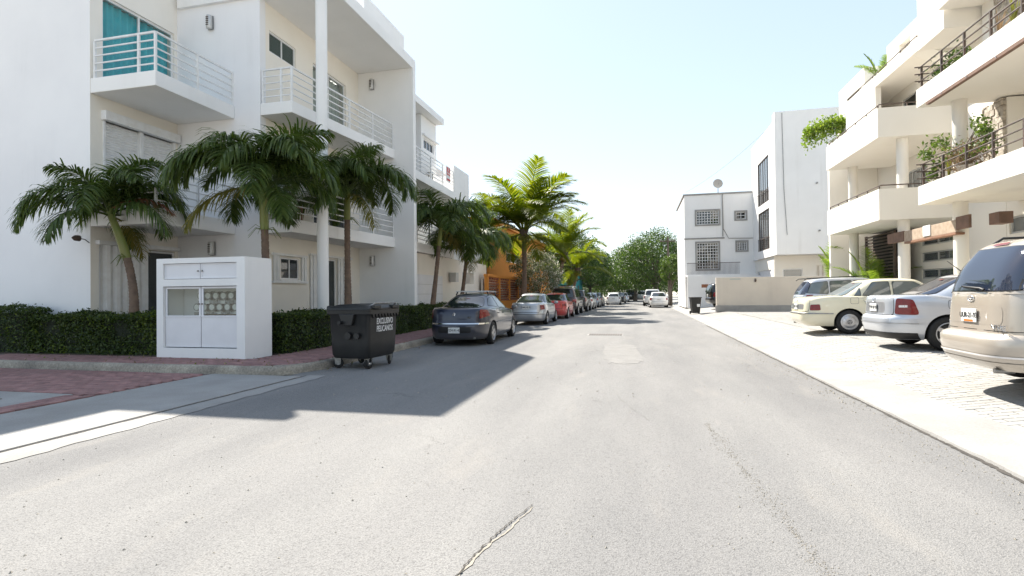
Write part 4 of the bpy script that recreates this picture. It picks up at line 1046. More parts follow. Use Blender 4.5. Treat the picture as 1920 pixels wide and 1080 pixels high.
# ---- palms
def frond_mesh(name, length, e0, droop, nleaf, ll, hang, mat, plum=0.5, curl=0.0, wid=0.032, seed=0, sweep=0.0):
    """rachis leaves the crown at elevation e0 and bends by droop; leaflets in two ranks, drooping by hang"""
    rg = np.random.default_rng(seed)
    V, Fc = [], []
    n = 26; pts = []; p = np.zeros(3); el = e0; az = 0.0
    for k in range(n + 1):
        pts.append(p.copy()); t = k / n
        el = e0 - droop * (t ** 1.35); az = sweep * t * t
        p = p + np.array([math.cos(el) * math.cos(az), math.cos(el) * math.sin(az), math.sin(el)]) * (length / n)
    pts = np.array(pts)
    def at(t):
        f = t * n; i = min(int(f), n - 1); return pts[i] + (pts[i + 1] - pts[i]) * (f - i), (pts[i + 1] - pts[i]) / np.linalg.norm(pts[i + 1] - pts[i])
    # rachis: triangular tube
    base = len(V)
    for k in range(0, n + 1, 2):
        c, t = at(k / n); r = 0.030 * (1 - k / n) ** .8 + 0.004
        side = np.cross(t, [0, 0, 1.0]); side /= np.linalg.norm(side) + 1e-9; u = np.cross(side, t)
        V += [c + side * r, c + u * r * .8, c - side * r, c - u * r]
    m_ = n // 2
    for k in range(m_):
        for j in range(4): a = base + k * 4 + j; b = base + k * 4 + (j + 1) % 4; Fc.append((a, b, b + 4, a + 4))
    nr = len(Fc)
    for k in range(nleaf):
        for sgn in (-1, 1):
            t = 0.16 + 0.83 * (k + rg.uniform(0, .8)) / nleaf
            c, tg = at(min(t, .995))
            side = np.cross(tg, [0, 0, 1.0]); side = side / (np.linalg.norm(side) + 1e-9) * sgn; u = np.cross(tg, side) * -sgn
            if u[2] < 0: u = -u
            prof = math.sin(math.pi * min(1, .12 + t * .86)) ** .6
            ln = ll * prof * rg.uniform(.85, 1.12)
            fwd = .45 + .7 * t
            lift = rg.normal(0, plum) * .35 + .15
            d = side * 1.0 + tg * fwd + u * lift; d /= np.linalg.norm(d)
            w = wid * rg.uniform(.8, 1.15)
            # the blade: 3 segments bending down under its weight
            q = [c]; dd = d.copy(); seg = 4
            for s_ in range(seg):
                dd = dd + np.array([0, 0, -hang * (.35 + .5 * s_) * rg.uniform(.75, 1.25)]); dd /= np.linalg.norm(dd); q.append(q[-1] + dd * ln / seg)
            bn = np.cross(d, [0, 0, 1.0]); 
            if np.linalg.norm(bn) < .1: bn = tg
            bn = bn / np.linalg.norm(bn); bn = bn * .55 + tg * .45 * np.sign(bn @ tg + 1e-6); bn /= np.linalg.norm(bn)
            i = len(V)
            ws = [w * .35, w * .5, w * .46, w * .30]
            for s_ in range(seg): V += [q[s_] + bn * ws[s_], q[s_] - bn * ws[s_]]
            V.append(q[seg])
            for s_ in range(seg - 1): Fc.append((i + 2 * s_, i + 2 * s_ + 1, i + 2 * s_ + 3, i + 2 * s_ + 2))
            Fc.append((i + 2 * seg - 2, i + 2 * seg - 1, i + 2 * seg))
    me = bpy.data.meshes.new(name); me.from_pydata([tuple(v) for v in V], [], Fc); me.materials.append(MATS[mat]); me.update()
    return me
def make_fronds(kind, seed):
    if kind == 'royal':      # short arching, plumose, heavy drooping leaflets
        sp = [(2.1, 82, 95), (2.3, 70, 135), (2.4, 55, 145), (2.35, 36, 130), (2.1, 15, 100), (2.4, 62, 155), (2.3, 45, 142)]
        return [frond_mesh('frond', L_, R(e), R(d), 84, .74, .29, 'frond', 1.1, wid=.042, seed=seed + i, sweep=random.uniform(-.35, .35)) for i, (L_, e, d) in enumerate(sp)]
    sp = [(3.3, 82, 40), (3.4, 66, 62), (3.5, 50, 80), (3.5, 33, 85), (3.3, 14, 75), (3.0, -8, 60), (3.4, 58, 75)]
    return [frond_mesh('frond', L_, R(e), R(d), 72, 1.0, .12, 'frond_coco', .4, wid=.052, seed=seed + i, sweep=random.uniform(-.3, .3)) for i, (L_, e, d) in enumerate(sp)]
ROYAL = make_fronds('royal', 100) + make_fronds('royal', 200)
COCO = make_fronds('coco', 300)
DEAD = frond_mesh('dead_frond', 1.3, R(35), R(95), 30, .45, .35, 'frond_dead', .9, seed=77)
leafmat('frond_yellow', (0.14, 0.14, 0.03), (0.24, 0.20, 0.05), .3, .5)
YELLOW = frond_mesh('yellowing_frond', 2.0, R(-5), R(75), 46, .6, .34, 'frond_yellow', 1.0, wid=.034, seed=88)
def palm(label, base, top, kind='royal', n=15, scale=1.0, r0=.13, r1=.085, dead=0, group=None, bend=.15, seed=0, name=None, shaft=.75):
    rd = random.Random(seed)
    t = thing(name or ('christmas_palm' if kind == 'royal' else 'coconut_palm'), label, 'palm', base, 0, group)
    b = Vector(base); e = Vector(top) - b
    P = []; N = 22
    for k in range(N + 1):
        s = k / N; c = Vector((e.x * (s ** 1.4), e.y * (s ** 1.4), e.z * s)) + Vector((bend * math.sin(math.pi * s), bend * .4 * math.sin(math.pi * s), 0)); P.append(c)
    sh = 0 if kind != 'royal' else shaft
    cut = max(2, int(N * (1 - sh / max(e.length, .1)))) if sh else N
    rad = [r0 + (r1 - r0) * min(1, k / (N * .5)) + (.05 * (1 - k / 3) if k < 3 else 0) for k in range(N + 1)]
    pp, rr = [], []
    for k in range(cut):                                          # leaf-scar rings
        for f, dr in ((0, 0), (.45, .004), (.5, -.006), (.95, .004)):
            pp.append(P[k].lerp(P[k + 1], f)); rr.append(rad[k] + dr)
    pp.append(P[cut]); rr.append(rad[cut])
    MB().tube(pp, rr, 12).build('trunk', 'palm_trunk', t, smooth=70)
    if sh:
        q = P[cut:]; m_ = len(q)
        MB().tube([P[cut]] + q[1:] + [q[-1] + Vector((0, 0, .25))], [r1 * 1.12] + [r1 * (1.28 - .45 * (k / m_)) for k in range(1, m_)] + [r1 * .45], 12).build('crownshaft', 'crownshaft', t, smooth=70)
    fr = ROYAL if kind == 'royal' else COCO
    crown = P[-1]
    for k in range(n):
        f = k / n
        idx = min(len(fr) // (2 if kind == 'royal' else 1) - 1, int(f * 5 + rd.uniform(0, .99)))
        if rd.random() < .28: idx = 5 if kind == 'royal' else 6
        if kind == 'royal' and rd.random() < .5: idx += 7
        idx = min(idx, len(fr) - 1)
        o = link('frond', fr[idx], t, crown + Vector((0, 0, .05 - .12 * f)))
        o.rotation_euler = (rd.uniform(-.25, .25), rd.uniform(-.12, .12), k * 2.39996 + rd.uniform(-.3, .3))
        s = scale * rd.uniform(.88, 1.1); o.scale = (s, s, s)
    if kind == 'royal':
        o = link('yellowing_frond', YELLOW, t, crown + Vector((0, 0, -.05))); o.rotation_euler = (0, 0, seed * 1.9); o.scale = (scale,) * 3
    for k in range(dead):
        o = link('dead_frond', DEAD, t, crown + Vector((0, 0, .1))); o.rotation_euler = (0, 0, .5 + k * 2.1); o.scale = (scale * 1.3,) * 3
    if kind == 'royal':
        g = MB(); rd2 = random.Random(seed + 5)
        for k in range(12):
            a = rd2.uniform(0, 6.28); e_ = rd2.uniform(-.6, .5)
            g.tube([(0, 0, 0), (.18 * math.cos(a), .18 * math.sin(a), .06 + .1 * e_), (.34 * math.cos(a), .34 * math.sin(a), -.12 + .16 * e_)], [.008, .006, .003], 5)
        o = tag(g.build('flower_stalk', 'hedge_new', t), kind='stuff'); o.location = P[cut]; o.scale = (1.1, 1.1, 1.1)
    else:
        for k in range(9):
            a = k * 2.4; nb = MB().lathe([(.02, -.15), (.10, -.09), (.13, 0), (.09, .1), (.02, .14)], 10); o = nb.build('coconut', 'spiky_nut', t, smooth=70)
            o.location = crown + Vector((.24 * math.cos(a), .24 * math.sin(a), -.22 - .1 * (k % 3)))
        fb = MB()
        for k in range(26):
            a = k * 2.4; r_ = .10 + .015 * (k % 4)
            fb.tube([(r_ * math.cos(a), r_ * math.sin(a), -.55), (r_ * 1.3 * math.cos(a + .2), r_ * 1.3 * math.sin(a + .2), -.2), (.3 * math.cos(a + .1), .3 * math.sin(a + .1), .22)], [.02, .045, .03], 5)
        o = tag(fb.build('leaf_base', 'bark', t, smooth=60), kind='stuff'); o.location = crown
    return t
surf('spiky_nut', (0.20, 0.14, 0.05), (0.16, 0.16, 0.04), 5, .6, world=False)
GP = 'palms planted along the white building'
palm('leaning palm left of the meter cabinet with one rust-coloured dead frond', (-11.95, 10.35, .13), (-12.2, 10.1, 3.45), n=18, scale=.88, dead=1, group=GP, bend=.22, seed=1, shaft=.95)
palm('tallest dark palm with yellow-green crownshaft right behind the meter cabinet', (-8.75, 11.15, .13), (-8.8, 11.1, 4.15), n=22, scale=1.05, group=GP, bend=.02, seed=2, shaft=.95)
palm('dark palm rising behind the black bin beside the round column', (-8.45, 14.4, .13), (-8.45, 14.35, 4.5), n=20, scale=1.08, group=GP, bend=-.02, seed=3, shaft=.7)
palm('palm just right of the end wall of the white building', (-8.35, 20.6, .13), (-8.0, 20.9, 4.2), n=18, scale=1.12, group=GP, bend=.05, seed=4, shaft=.6)
palm('palm behind the blue-grey sedan, last of the row', (-8.2, 23.7, .13), (-7.9, 24.2, 3.7), n=17, scale=1.12, group=GP, bend=.05, seed=6, shaft=.6)
GC = 'coconut palms over the parked cars'
palm('big backlit coconut palm over the silver sedan', (-7.2, 33.0, .1), (-7.1, 33.2, 5.3), 'coco', 34, 1.36, .24, .15, group=GC, seed=7, bend=.1)
palm('lower yellow-green coconut palm behind the big one', (-6.9, 41, .1), (-5.6, 41.2, 4.4), 'coco', 18, 1.2, .22, .15, group=GC, seed=8, bend=.2)
palm('smaller coconut palm standing past the orange wall', (-6.6, 50, .1), (-5.6, 50.3, 3.6), 'coco', 16, 1.05, .2, .14, group=GC, seed=9, bend=.2)
palm('coconut palm peeping over the white boundary wall of the orange house', (-9.9, 33.2, .1), (-9.7, 33.2, 5.2), 'coco', 12, .85, .2, .14, group=GC, seed=12, bend=.1)
# young palms in front of the cream flats
def clump_palm(label, loc, n, scale, seed, mat_fr, h=0.5):
    rd = random.Random(seed); t = thing('areca_palm', label, 'palm', loc)
    for k in range(4):
        a = rd.uniform(0, 6.28); MB().tube([(.1 * math.cos(a), .1 * math.sin(a), 0), (.2 * math.cos(a), .2 * math.sin(a), h)], [.04, .03], 8).build('stem', 'crownshaft', t)
    for k in range(n):
        f = mat_fr[rd.choice((0, 1, 2, 6, 1))]
        o = link('frond', f, t, (rd.uniform(-.15, .15), rd.uniform(-.15, .15), h)); o.rotation_euler = (rd.uniform(-.2, .2), rd.uniform(-.15, .15), k * 2.4 + rd.uniform(-.3, .3)); s = scale * rd.uniform(.7, 1.1); o.scale = (s, s, s)
ARECA = [frond_mesh('frond', 2.0, R(e), R(d), 40, .5, .06, 'vine_leaf', .2, wid=.035, seed=500 + e) for e, d in ((84, 30), (72, 55), (60, 75), (40, 60), (30, 60), (20, 50), (66, 60))]
clump_palm('feathery green palm left of the first round column', (9.0, 27.6, .3), 16, 1.15, 21, ARECA, 1.2)
clump_palm('bright green areca palm by the dark slatted entrance', (8.85, 23.6, .3), 14, 1.0, 22, ARECA, .9)
clump_palm('small potted palm on the roof terrace of the stepped block', (9.75, 24.7, 9.73), 10, .55, 23, ARECA, .35)
# ---- hedges
def hedge(label, x0, x1, y0, y1, z0, z1, n, seed, new=0.03, newx=None):
    t = thing('hedge', label, 'hedge')
    core = MB(); core.box(x0 + .12, x1 - .12, y0 + .12, y1 - .12, z0, z1 - .12); core.build('dark_core', 'hedge_core', t)  # solid box coloured dark for the shaded inside of the hedge
    sx, sy, sz = x1 - x0, y1 - y0, z1 - z0
    ar = [sx * sz, sx * sz, sy * sz, sy * sz, sx * sy]; ar = np.array(ar) / sum(ar)
    f = rng.choice(5, n, p=ar); u = rng.random((n, 2)); C_ = np.zeros((n, 3)); N_ = np.zeros((n, 3))
    for k, (nx, ny, nz) in enumerate(((0, -1, 0), (0, 1, 0), (-1, 0, 0), (1, 0, 0), (0, 0, 1))):
        s = f == k
        if k < 2: C_[s] = np.stack([x0 + sx * u[s, 0], np.full(s.sum(), y0 if k == 0 else y1), z0 + sz * u[s, 1]], 1)
        elif k < 4: C_[s] = np.stack([np.full(s.sum(), x0 if k == 2 else x1), y0 + sy * u[s, 0], z0 + sz * u[s, 1]], 1)
        else: C_[s] = np.stack([x0 + sx * u[s, 0], y0 + sy * u[s, 1], np.full(s.sum(), z1)], 1)
        N_[s] = (nx, ny, nz)
    bump = .055 * np.sin(C_[:, 0] * 3.1 + C_[:, 2] * 4) + .05 * np.sin(C_[:, 1] * 2.7 + C_[:, 2] * 3.3 + 1) + .02 * np.sin(C_[:, 0] * 9 + C_[:, 1] * 8)
    C_ = C_ + N_ * (bump - .03 - rng.exponential(.035, n) + rng.exponential(.014, n) + (rng.random(n) < .03) * rng.uniform(0, .10, n))[:, None]
    cl = np.sin(C_[:, 0] * 2.3 + 1.3) * np.sin(C_[:, 1] * 1.9 + 2) * np.sin(C_[:, 2] * 5)
    mi = (rng.random(n) < new * (1 + 3 * (cl > .45))).astype(int)
    if newx is not None: mi = np.maximum(mi, ((np.abs(C_[:, 0] - newx) < .35) & (C_[:, 2] > z1 - .55) & (rng.random(n) < .3)).astype(int))
    o = link('foliage', leaves('foliage', C_, .052, ['hedge_leaf', 'hedge_new'], .25, .6, mi, N=N_, jitter=.6), t); o['kind'] = 'stuff'
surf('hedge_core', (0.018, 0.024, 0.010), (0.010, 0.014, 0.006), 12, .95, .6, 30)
hedge('long clipped hedge facing the driveway, left of the meter cabinet', -14.2, -10.2, 9.75, 10.42, .13, 1.06, 26000, 1, .05, -10.75)
hedge('slightly taller clipped hedge section at the far left edge', -18.0, -14.22, 9.7, 10.32, .13, 1.22, 14000, 2)
hedge('clipped street hedge between the meter cabinet and the end wall', -8.42, -7.72, 10.5, 18.5, .13, 1.05, 36000, 3, .04)
hedge('clipped hedge continuing behind the blue-grey sedan', -8.55, -7.85, 18.95, 27.5, .13, 1.05, 24000, 4, .03)
hedge('low hedge strip right behind the street hedge by the window', -9.5, -8.6, 11.6, 18.4, .13, 0.98, 20000, 5, .03)
# soil under the beds
nl = 420; cx_ = np.concatenate([rng.uniform(-13.5, -6.3, 150), rng.normal(-6.0, .14, 150), rng.normal(-7.6, .12, 120)]); cy_ = np.concatenate([rng.uniform(8.5, 9.7, 150), 9.2 + rng.random(150) ** 1.5 * 16, rng.uniform(10, 24, 120)])
cz_ = np.where((cx_ < -6.1) , .162, .006)
o = link('fallen_leaves', leaves('fallen_leaves', np.stack([cx_, cy_, cz_ + .004], 1), .06, ['dry_leaf', 'hedge_new'], 3.0, .5, (rng.random(nl) < .2).astype(int))); tag(o, 'dry leaves fallen on the red pavement and along the kerb', 'leaves', kind='stuff')
tag(MB().box(-17.9, -10.2, 9.66, 10.49, .133, .150).build('planting_bed', 'soil'), kind='structure')
tag(MB().box(-10.4, -7.7, 10.43, 28, .133, .149).build('planting_bed', 'soil'), kind='structure')
tag(MB().box(-13.28, -10.42, 10.51, 13.08, .134, .151).build('planting_bed', 'soil'), kind='structure')
# ---- leafy trees
def tree(name, label, loc, h, rad, n, mats, seed, trunk=.16, leaf=.16, clump=34, squash=.75, group=None, cat='tree', low=.35, mix=0.0, flowers=None):
    rd = random.Random(seed); rg = np.random.default_rng(seed)
    t = thing(name, label, cat, loc, 0, group)
    b = MB(); fork = h * low
    b.tube([(0, 0, 0), (rd.uniform(-.1, .1), rd.uniform(-.1, .1), fork * .6), (rd.uniform(-.2, .2), rd.uniform(-.2, .2), fork)], [trunk * 1.3, trunk, trunk * .85], 10)
    cz = h - rad * squash; cents = []
    for k in range(clump):
        a = k * 2.39996; f = (k + .5) / clump; zz = 1 - 1.75 * f; rr = math.sqrt(max(0, 1 - zz * zz)) * rd.uniform(.55, 1.0)
        q = Vector((rad * rr * math.cos(a), rad * rr * math.sin(a), cz + rad * squash * zz * rd.uniform(.75, 1.0)))
        cents.append(q)
        if k % 3 == 0:
            md = Vector((q.x * .4, q.y * .4, fork + (q.z - fork) * .5))
            b.tube([(0, 0, fork * .9), md, q], [trunk * .55, trunk * .3, trunk * .08], 6)
    b.build('trunk', 'bark', t, smooth=60)
    Cs = []
    for q in cents:
        r_ = rad * rd.uniform(.26, .42); k = int(n / clump)
        v = rg.normal(size=(k, 3)); v /= np.linalg.norm(v, axis=1)[:, None]
        v *= (rg.random((k, 1)) ** .45) * r_ * np.array([1, 1, .75]); Cs.append(v + np.array(q))
    Cs = np.concatenate(Cs)
    mi = (rg.random(len(Cs)) < mix).astype(int) if len(mats) > 1 else None
    o = link('crown', leaves('crown', Cs, leaf, mats, .3, .5, mi), t); o['kind'] = 'stuff'
    return t
tree('flowering_shrub', 'pale grey-green shrub dotted with whitish flowers behind the silver sedan', (-6.8, 36.4, .1), 4.3, 1.75, 9000, ['shrub_leaf', 'petal'], 31, .09, .13, 30, .95, cat='shrub', low=.2, mix=.25)
GL = 'leafy street trees along the left'
tree('street_tree', 'dark leafy tree rising behind the coconut palms', (-7.6, 60, .1), 8.3, 3.4, 16000, ['tree_leaf', 'tree_leaf_light'], 32, .2, .20, 44, .9, GL, low=.3, mix=.15)
tree('street_tree', 'dark round tree overhanging the far left parked cars', (-6.6, 74, .1), 7.2, 3.6, 14000, ['tree_leaf', 'tree_leaf_light'], 33, .2, .22, 40, .8, GL, low=.3, mix=.15)
tree('street_tree', 'low spreading tree closing the street in the distance, left of centre', (-4.5, 96, .1), 6.6, 4.6, 14000, ['tree_leaf', 'tree_leaf_light'], 34, .25, .26, 40, .6, GL, low=.35, mix=.2)
GR = 'leafy street trees along the right'
tree('street_tree', 'big leafy tree spreading over the road left of the white house', (1.9, 66, .1), 8.3, 4.5, 22000, ['tree_leaf', 'tree_leaf_light'], 35, .28, .21, 60, .8, GR, low=.3, mix=.22)
tree('street_tree', 'broad tree behind the big leafy one', (-0.6, 88, .1), 8.6, 5.0, 22000, ['tree_leaf', 'tree_leaf_light'], 36, .28, .25, 55, .75, GR, low=.28, mix=.22)
tree('street_tree', 'lighter green bushy tree hugging the corner of the white house', (3.0, 54, .1), 5.0, 1.15, 7000, ['tree_leaf_light', 'tree_leaf'], 37, .12, .14, 26, 1.3, GR, low=.35, mix=.3)
tree('street_tree', 'tree standing at the far end of the road', (2.0, 122, .1), 9.0, 6.5, 16000, ['tree_leaf', 'tree_leaf_light'], 38, .3, .32, 50, .7, GR, low=.25, mix=.2)
tree('street_tree', 'distant dark tree mass closing the left of the road end', (-10, 125, .1), 9.5, 7, 16000, ['tree_leaf'], 39, .3, .34, 50, .7, GR, low=.25)
tree('street_tree', 'distant tree behind the teal house', (-13, 84, .1), 8.5, 4.5, 12000, ['tree_leaf', 'tree_leaf_light'], 40, .25, .26, 40, .8, GR, low=.3, mix=.15)
# far wood that closes the horizon
Cs = []
for k in range(60):
    x = -95 + k * 3.4; h_ = 5 + 2.5 * math.sin(k * 1.7) + random.uniform(0, 2); c0 = np.array([x, 175 + random.uniform(-8, 8), h_ * .55])
    v = rng.normal(size=(420, 3)); v /= np.linalg.norm(v, axis=1)[:, None]; v *= rng.random((420, 1)) ** .4 * np.array([3.6, 3, h_ * .55]); Cs.append(v + c0)
o = link('far_wood', leaves('far_wood', np.concatenate(Cs), .75, ['tree_leaf'], .3, .6)); tag(o, 'far-off line of trees closing the end of the street', 'trees', kind='stuff')
# ---- climber hanging over the edge of the tall white block, behind the stepped flats
def foliage_thing(name, label, cat, loc, C_, size, mats, asp=.6, mi=None, stem=None):
    t = thing(name, label, cat, loc)
    o = link('foliage', leaves('foliage', C_, size, mats, .3, asp, mi), t); o['kind'] = 'stuff'
    if stem: stem(t)
    return t
n = 2600; u = rng.random(n)
C_ = np.stack([(-.9 + 2.3 * u) , rng.normal(0, .22, n), .32 * np.sin(u * 3.0) + .25 * u + .05 + rng.normal(0, .16, n) - (rng.random(n) ** 4) * .7], 1)
foliage_thing('hanging_climber', 'bright green climber spilling over beside the tall white block', 'climber', (8.55, 27.6, 8.75), C_, .14, ['vine_leaf'],
    stem=lambda t: MB().tube([(1.6, 0, .35), (.6, 0, .3), (-.4, .05, .2), (-.9, .1, -.2)], [.04, .03, .02, .01], 6).build('stem', 'bark', t))
tag(MB().box(9.3, 10.19, 27.0, 28.4, .28, 9.0).build('planter_pier', 'stucco_right'), 'cream pier carrying the bright green climber', 'pier')
# ---- potted plants on the balconies of the cream flats
def pot(t, x, y, r, h, mat='terracotta'):
    b = MB(); b.lathe([(r * .7, 0), (r, h * .9), (r * 1.1, h * .9), (r * 1.1, h), (r * .9, h), (r * .85, h * .85), (.01, h * .85)], 18, 'z', (x, y, 0)); return b.build('pot', mat, t, smooth=40)
def blades(t, n, r, h, mat, seed, base=(0, 0, 0), spread=.5, w=.03):
    rd = random.Random(seed)
    for k in range(n):
        a = rd.uniform(0, 6.28); s = rd.uniform(.1, spread); hh = h * rd.uniform(.6, 1.05)
        dx, dy = math.cos(a), math.sin(a); px, py = -dy * w, dx * w; b = MB(); rows = []
        for f in (0, .35, .7, 1):
            c = Vector(base) + Vector((dx * s * f * f * hh, dy * s * f * f * hh, hh * f * (1 - .25 * s * f))); ww = (1 - f) ** .6 + .05
            rows.append([(c.x + px * ww, c.y + py * ww, c.z), (c.x - px * ww, c.y - py * ww, c.z)])
        b.grid(rows); b.build('leaf', mat, t)
ZL = 4.1
t = thing('bushy_pot_plant', 'bushy dry-looking potted shrub with thin forked branches on the lower railed balcony', 'plant', (8.35, 16.2, ZL))
pot(t, 0, 0, .24, .55, 'stucco_beige')
b = MB(); tips = []
rd = random.Random(5)
for k in range(16):
    a = rd.uniform(0, 6.28); l = rd.uniform(.5, 1.25); q0 = Vector((0, 0, .5)); q1 = Vector((.25 * l * math.cos(a), .35 * l * math.sin(a), .5 + .45 * l)); q2 = Vector((.45 * l * math.cos(a + .3), .95 * l * math.sin(a + .3), .5 + .8 * l * rd.uniform(.7, 1.1)))
    b.tube([q0, q1, q2], [.02, .014, .007], 6); tips.append(q2)
for q in (Vector((-.2, 1.55, 1.25)), Vector((-.1, 1.3, .85)), Vector((-.15, 1.35, .6)), Vector((-.1, -.7, 1.45)), Vector((-.15, -1.0, 1.2))):
    b.tube([(0, 0, .6), (q.x * .5, q.y * .4, .55 + q.z * .45), (q.x * .8, q.y * .8, q.z - .12), q], [.018, .014, .010, .006], 6)
    tips.append(q)
b.build('branch', 'bark', t, smooth=60)
g_ = [np.array(q) + rng.normal(0, .09, (90, 3)) for q in tips[16:]] + [np.array(q) + rng.normal(0, .12, (46, 3)) for q in tips[6:16]]
o = link('foliage', leaves('foliage', np.concatenate(g_), .13, ['tree_leaf_light'], .2, .4), t); o['kind'] = 'stuff'
g_ = np.concatenate([np.array([0, 0, .75]) + rng.normal(0, .2, (900, 3))]); o = link('dry_foliage', leaves('dry_foliage', g_, .14, ['dry_leaf'], .1, .18), t); o['kind'] = 'stuff'
t = thing('snake_plant', 'upright yellow-edged snake plant at the corner of the lower railed balcony', 'plant', (8.2, 16.75, ZL)); pot(t, 0, 0, .16, .3); blades(t, 14, .1, .75, 'spiky_leaf', 3, (0, 0, .25), .22, .035)
t = thing('snake_plant', 'yellow-green spiky plant on the upper railed balcony', 'plant', (8.2, 14.1, 6.9)); pot(t, 0, 0, .18, .3); blades(t, 16, .1, .95, 'spiky_leaf', 4, (0, 0, .25), .3, .035)
t = thing('spiky_plant', 'dry reddish spiky plant beside the yellow-green one on the upper balcony', 'plant', (8.2, 14.6, 6.9)); pot(t, 0, 0, .15, .25); blades(t, 12, .1, .85, 'dry_leaf', 6, (0, 0, .2), .7, .018)
n = 900; C_ = np.stack([rng.normal(0, .12, n), rng.uniform(-.7, .7, n), .45 + rng.normal(0, .17, n)], 1)
foliage_thing('trough_plant', 'trough of dark curly foliage at the end of the upper railed balcony', 'plant', (8.15, 16.4, 6.9), C_, .12, ['tree_leaf', 'tree_leaf_light'], .35, (rng.random(n) < .3).astype(int), stem=lambda t: MB().box(-.12, .12, -.75, .75, 0, .28).build('trough', 'terracotta', t))
n = 800; C_ = np.stack([rng.normal(0, .25, n), rng.uniform(-1.2, 1.2, n), .25 + rng.normal(0, .18, n)], 1)
foliage_thing('bed_shrub', 'yellow-green low shrub in the bed left of the first round column', 'shrub', (8.6, 25.9, .3), C_ + np.array([0, 0, .7]), .13, ['vine_leaf'], .5, stem=lambda t: MB().tube([(0, 0, 0), (0, .2, .8)], [.05, .02], 6).build('stem', 'bark', t))
# ============================================================ cars
def lerp(a, b, t): return a + (b - a) * t
def interp(tab, x):
    if x <= tab[0][0]: return tab[0][1]
    for (xa, ya), (xb, yb) in zip(tab, tab[1:]):
        if x <= xb:
            t = (x - xa) / (xb - xa); t = t * t * (3 - 2 * t) if len(tab) < 12 else t
            return lerp(ya, yb, t)
    return tab[-1][1]
def interpl(tab, x, k):
    if x <= tab[0][0]: return tab[0][k]
    for a, b in zip(tab, tab[1:]):
        if x <= b[0]: return lerp(a[k], b[k], (x - a[0]) / (b[0] - a[0]))
    return tab[-1][k]
class Shape:
    """x forward, y left, z up; origin on the ground under the middle of the car"""
    def __init__(s, P):
        s.P = P; s.W = P['W'] / 2; s.rear = -P['L'] / 2; s.front = P['L'] / 2
        s.xm = 0.0; s.zs = P['zs']; s.zb = P['belt']; s.nr = P.get('nr', 5); s.nf = P.get('nf', 4)
        s.low_tab = P['low']                     # (z, rear inset, front inset, half-width factor)
        s.ztab = P['ztop']                       # (x, z) of bonnet / boot
        s.H = P['H']; s.g = P['cab']             # cabin: xr0, xr1, xf1, xf0, w0, w1, arch
        s.ng = P.get('ng', 5)
    def low(s, phi, zp):
        ri, fi, wf = (interpl(s.low_tab, zp, k) for k in (1, 2, 3))
        c, sn = math.cos(phi), math.sin(phi); n = s.nr if c > 0 else s.nf
        e = abs(c) ** (2 / n)
        x = (s.rear + ri) * e if c > 0 else (s.front - fi) * e
        y = s.W * wf * math.copysign(abs(sn) ** (2 / n), sn)
        return Vector((x, y, s.zmap(x, zp)))
    def zmap(s, x, zp):
        if zp <= s.zs: return zp
        return s.zs + (zp - s.zs) * (interp(s.ztab, x) - s.zs) / (s.zb - s.zs)
    def side(s, x, zp, sg=1):
        ri, fi, wf = (interpl(s.low_tab, zp, k) for k in (1, 2, 3))
        end, n = ((s.rear + ri), s.nr) if x < 0 else ((s.front - fi), s.nf)
        q = max(0, 1 - min(1, abs(x / end)) ** n) ** (1 / n)
        return Vector((x, sg * s.W * wf * q, s.zmap(x, zp)))
    def gdim(s, t):
        g = s.g; r = 0.0
        if t > .86: r = .11 * (1 - math.sqrt(max(0, 1 - ((t - .86) / .14) ** 2)))
        bow = g.get('bow', .03) * math.sin(math.pi * min(t, 1))
        return (lerp(g['xr0'], g['xr1'], t ** g.get('pr', 1)) - bow + r * 1.3, lerp(g['xf0'], g['xf1'], t ** g.get('pf', 1)) + bow - r * 1.3, lerp(g['w0'], g['w1'], t) + .02 * math.sin(math.pi * t) - r)
    def gz(s, x, t):
        g = s.g; top = s.H - g.get('arch', .03) * (x - g.get('xp', 0)) ** 2
        base = interp(s.ztab, x) - .03 if not g.get('flat') else s.zb - .03
        return lerp(base, top, t)
    def cab(s, phi, t):
        xr, xf, w_ = s.gdim(t); xm = (xr + xf) / 2
        c, sn = math.cos(phi), math.sin(phi); e = abs(c) ** (2 / s.ng)
        x = lerp(xm, xr, e) if c > 0 else lerp(xm, xf, e)
        return Vector((x, w_ * math.copysign(abs(sn) ** (2 / s.ng), sn), s.gz(x, t)))
    def cside(s, x, t, sg=1):
        xr, xf, w_ = s.gdim(t); xm = (xr + xf) / 2; a = (xf - xr) / 2
        q = max(0, 1 - min(1, abs((x - xm) / a)) ** s.ng) ** (1 / s.ng)
        return Vector((x, sg * w_ * q, s.gz(x, t)))
    def cend(s, yn, t, rear=True):
        xr, xf, w_ = s.gdim(t); xm = (xr + xf) / 2; e = max(0, 1 - abs(yn) ** s.ng) ** (1 / s.ng)
        x = lerp(xm, xr if rear else xf, e)
        return Vector((x, w_ * yn, s.gz(x, t)))
def arc_phis(fn, K=112, D=1400):
    ph = [2 * math.pi * k / D for k in range(D + 1)]; pts = [fn(p) for p in ph]
    acc = [0]
    for a, b in zip(pts, pts[1:]): acc.append(acc[-1] + (b - a).length)
    out = []; j = 0
    for k in range(K):
        t = acc[-1] * k / K
        while acc[j + 1] < t: j += 1
        f = (t - acc[j]) / max(1e-9, acc[j + 1] - acc[j]); out.append(lerp(ph[j], ph[j + 1], f))
    return out
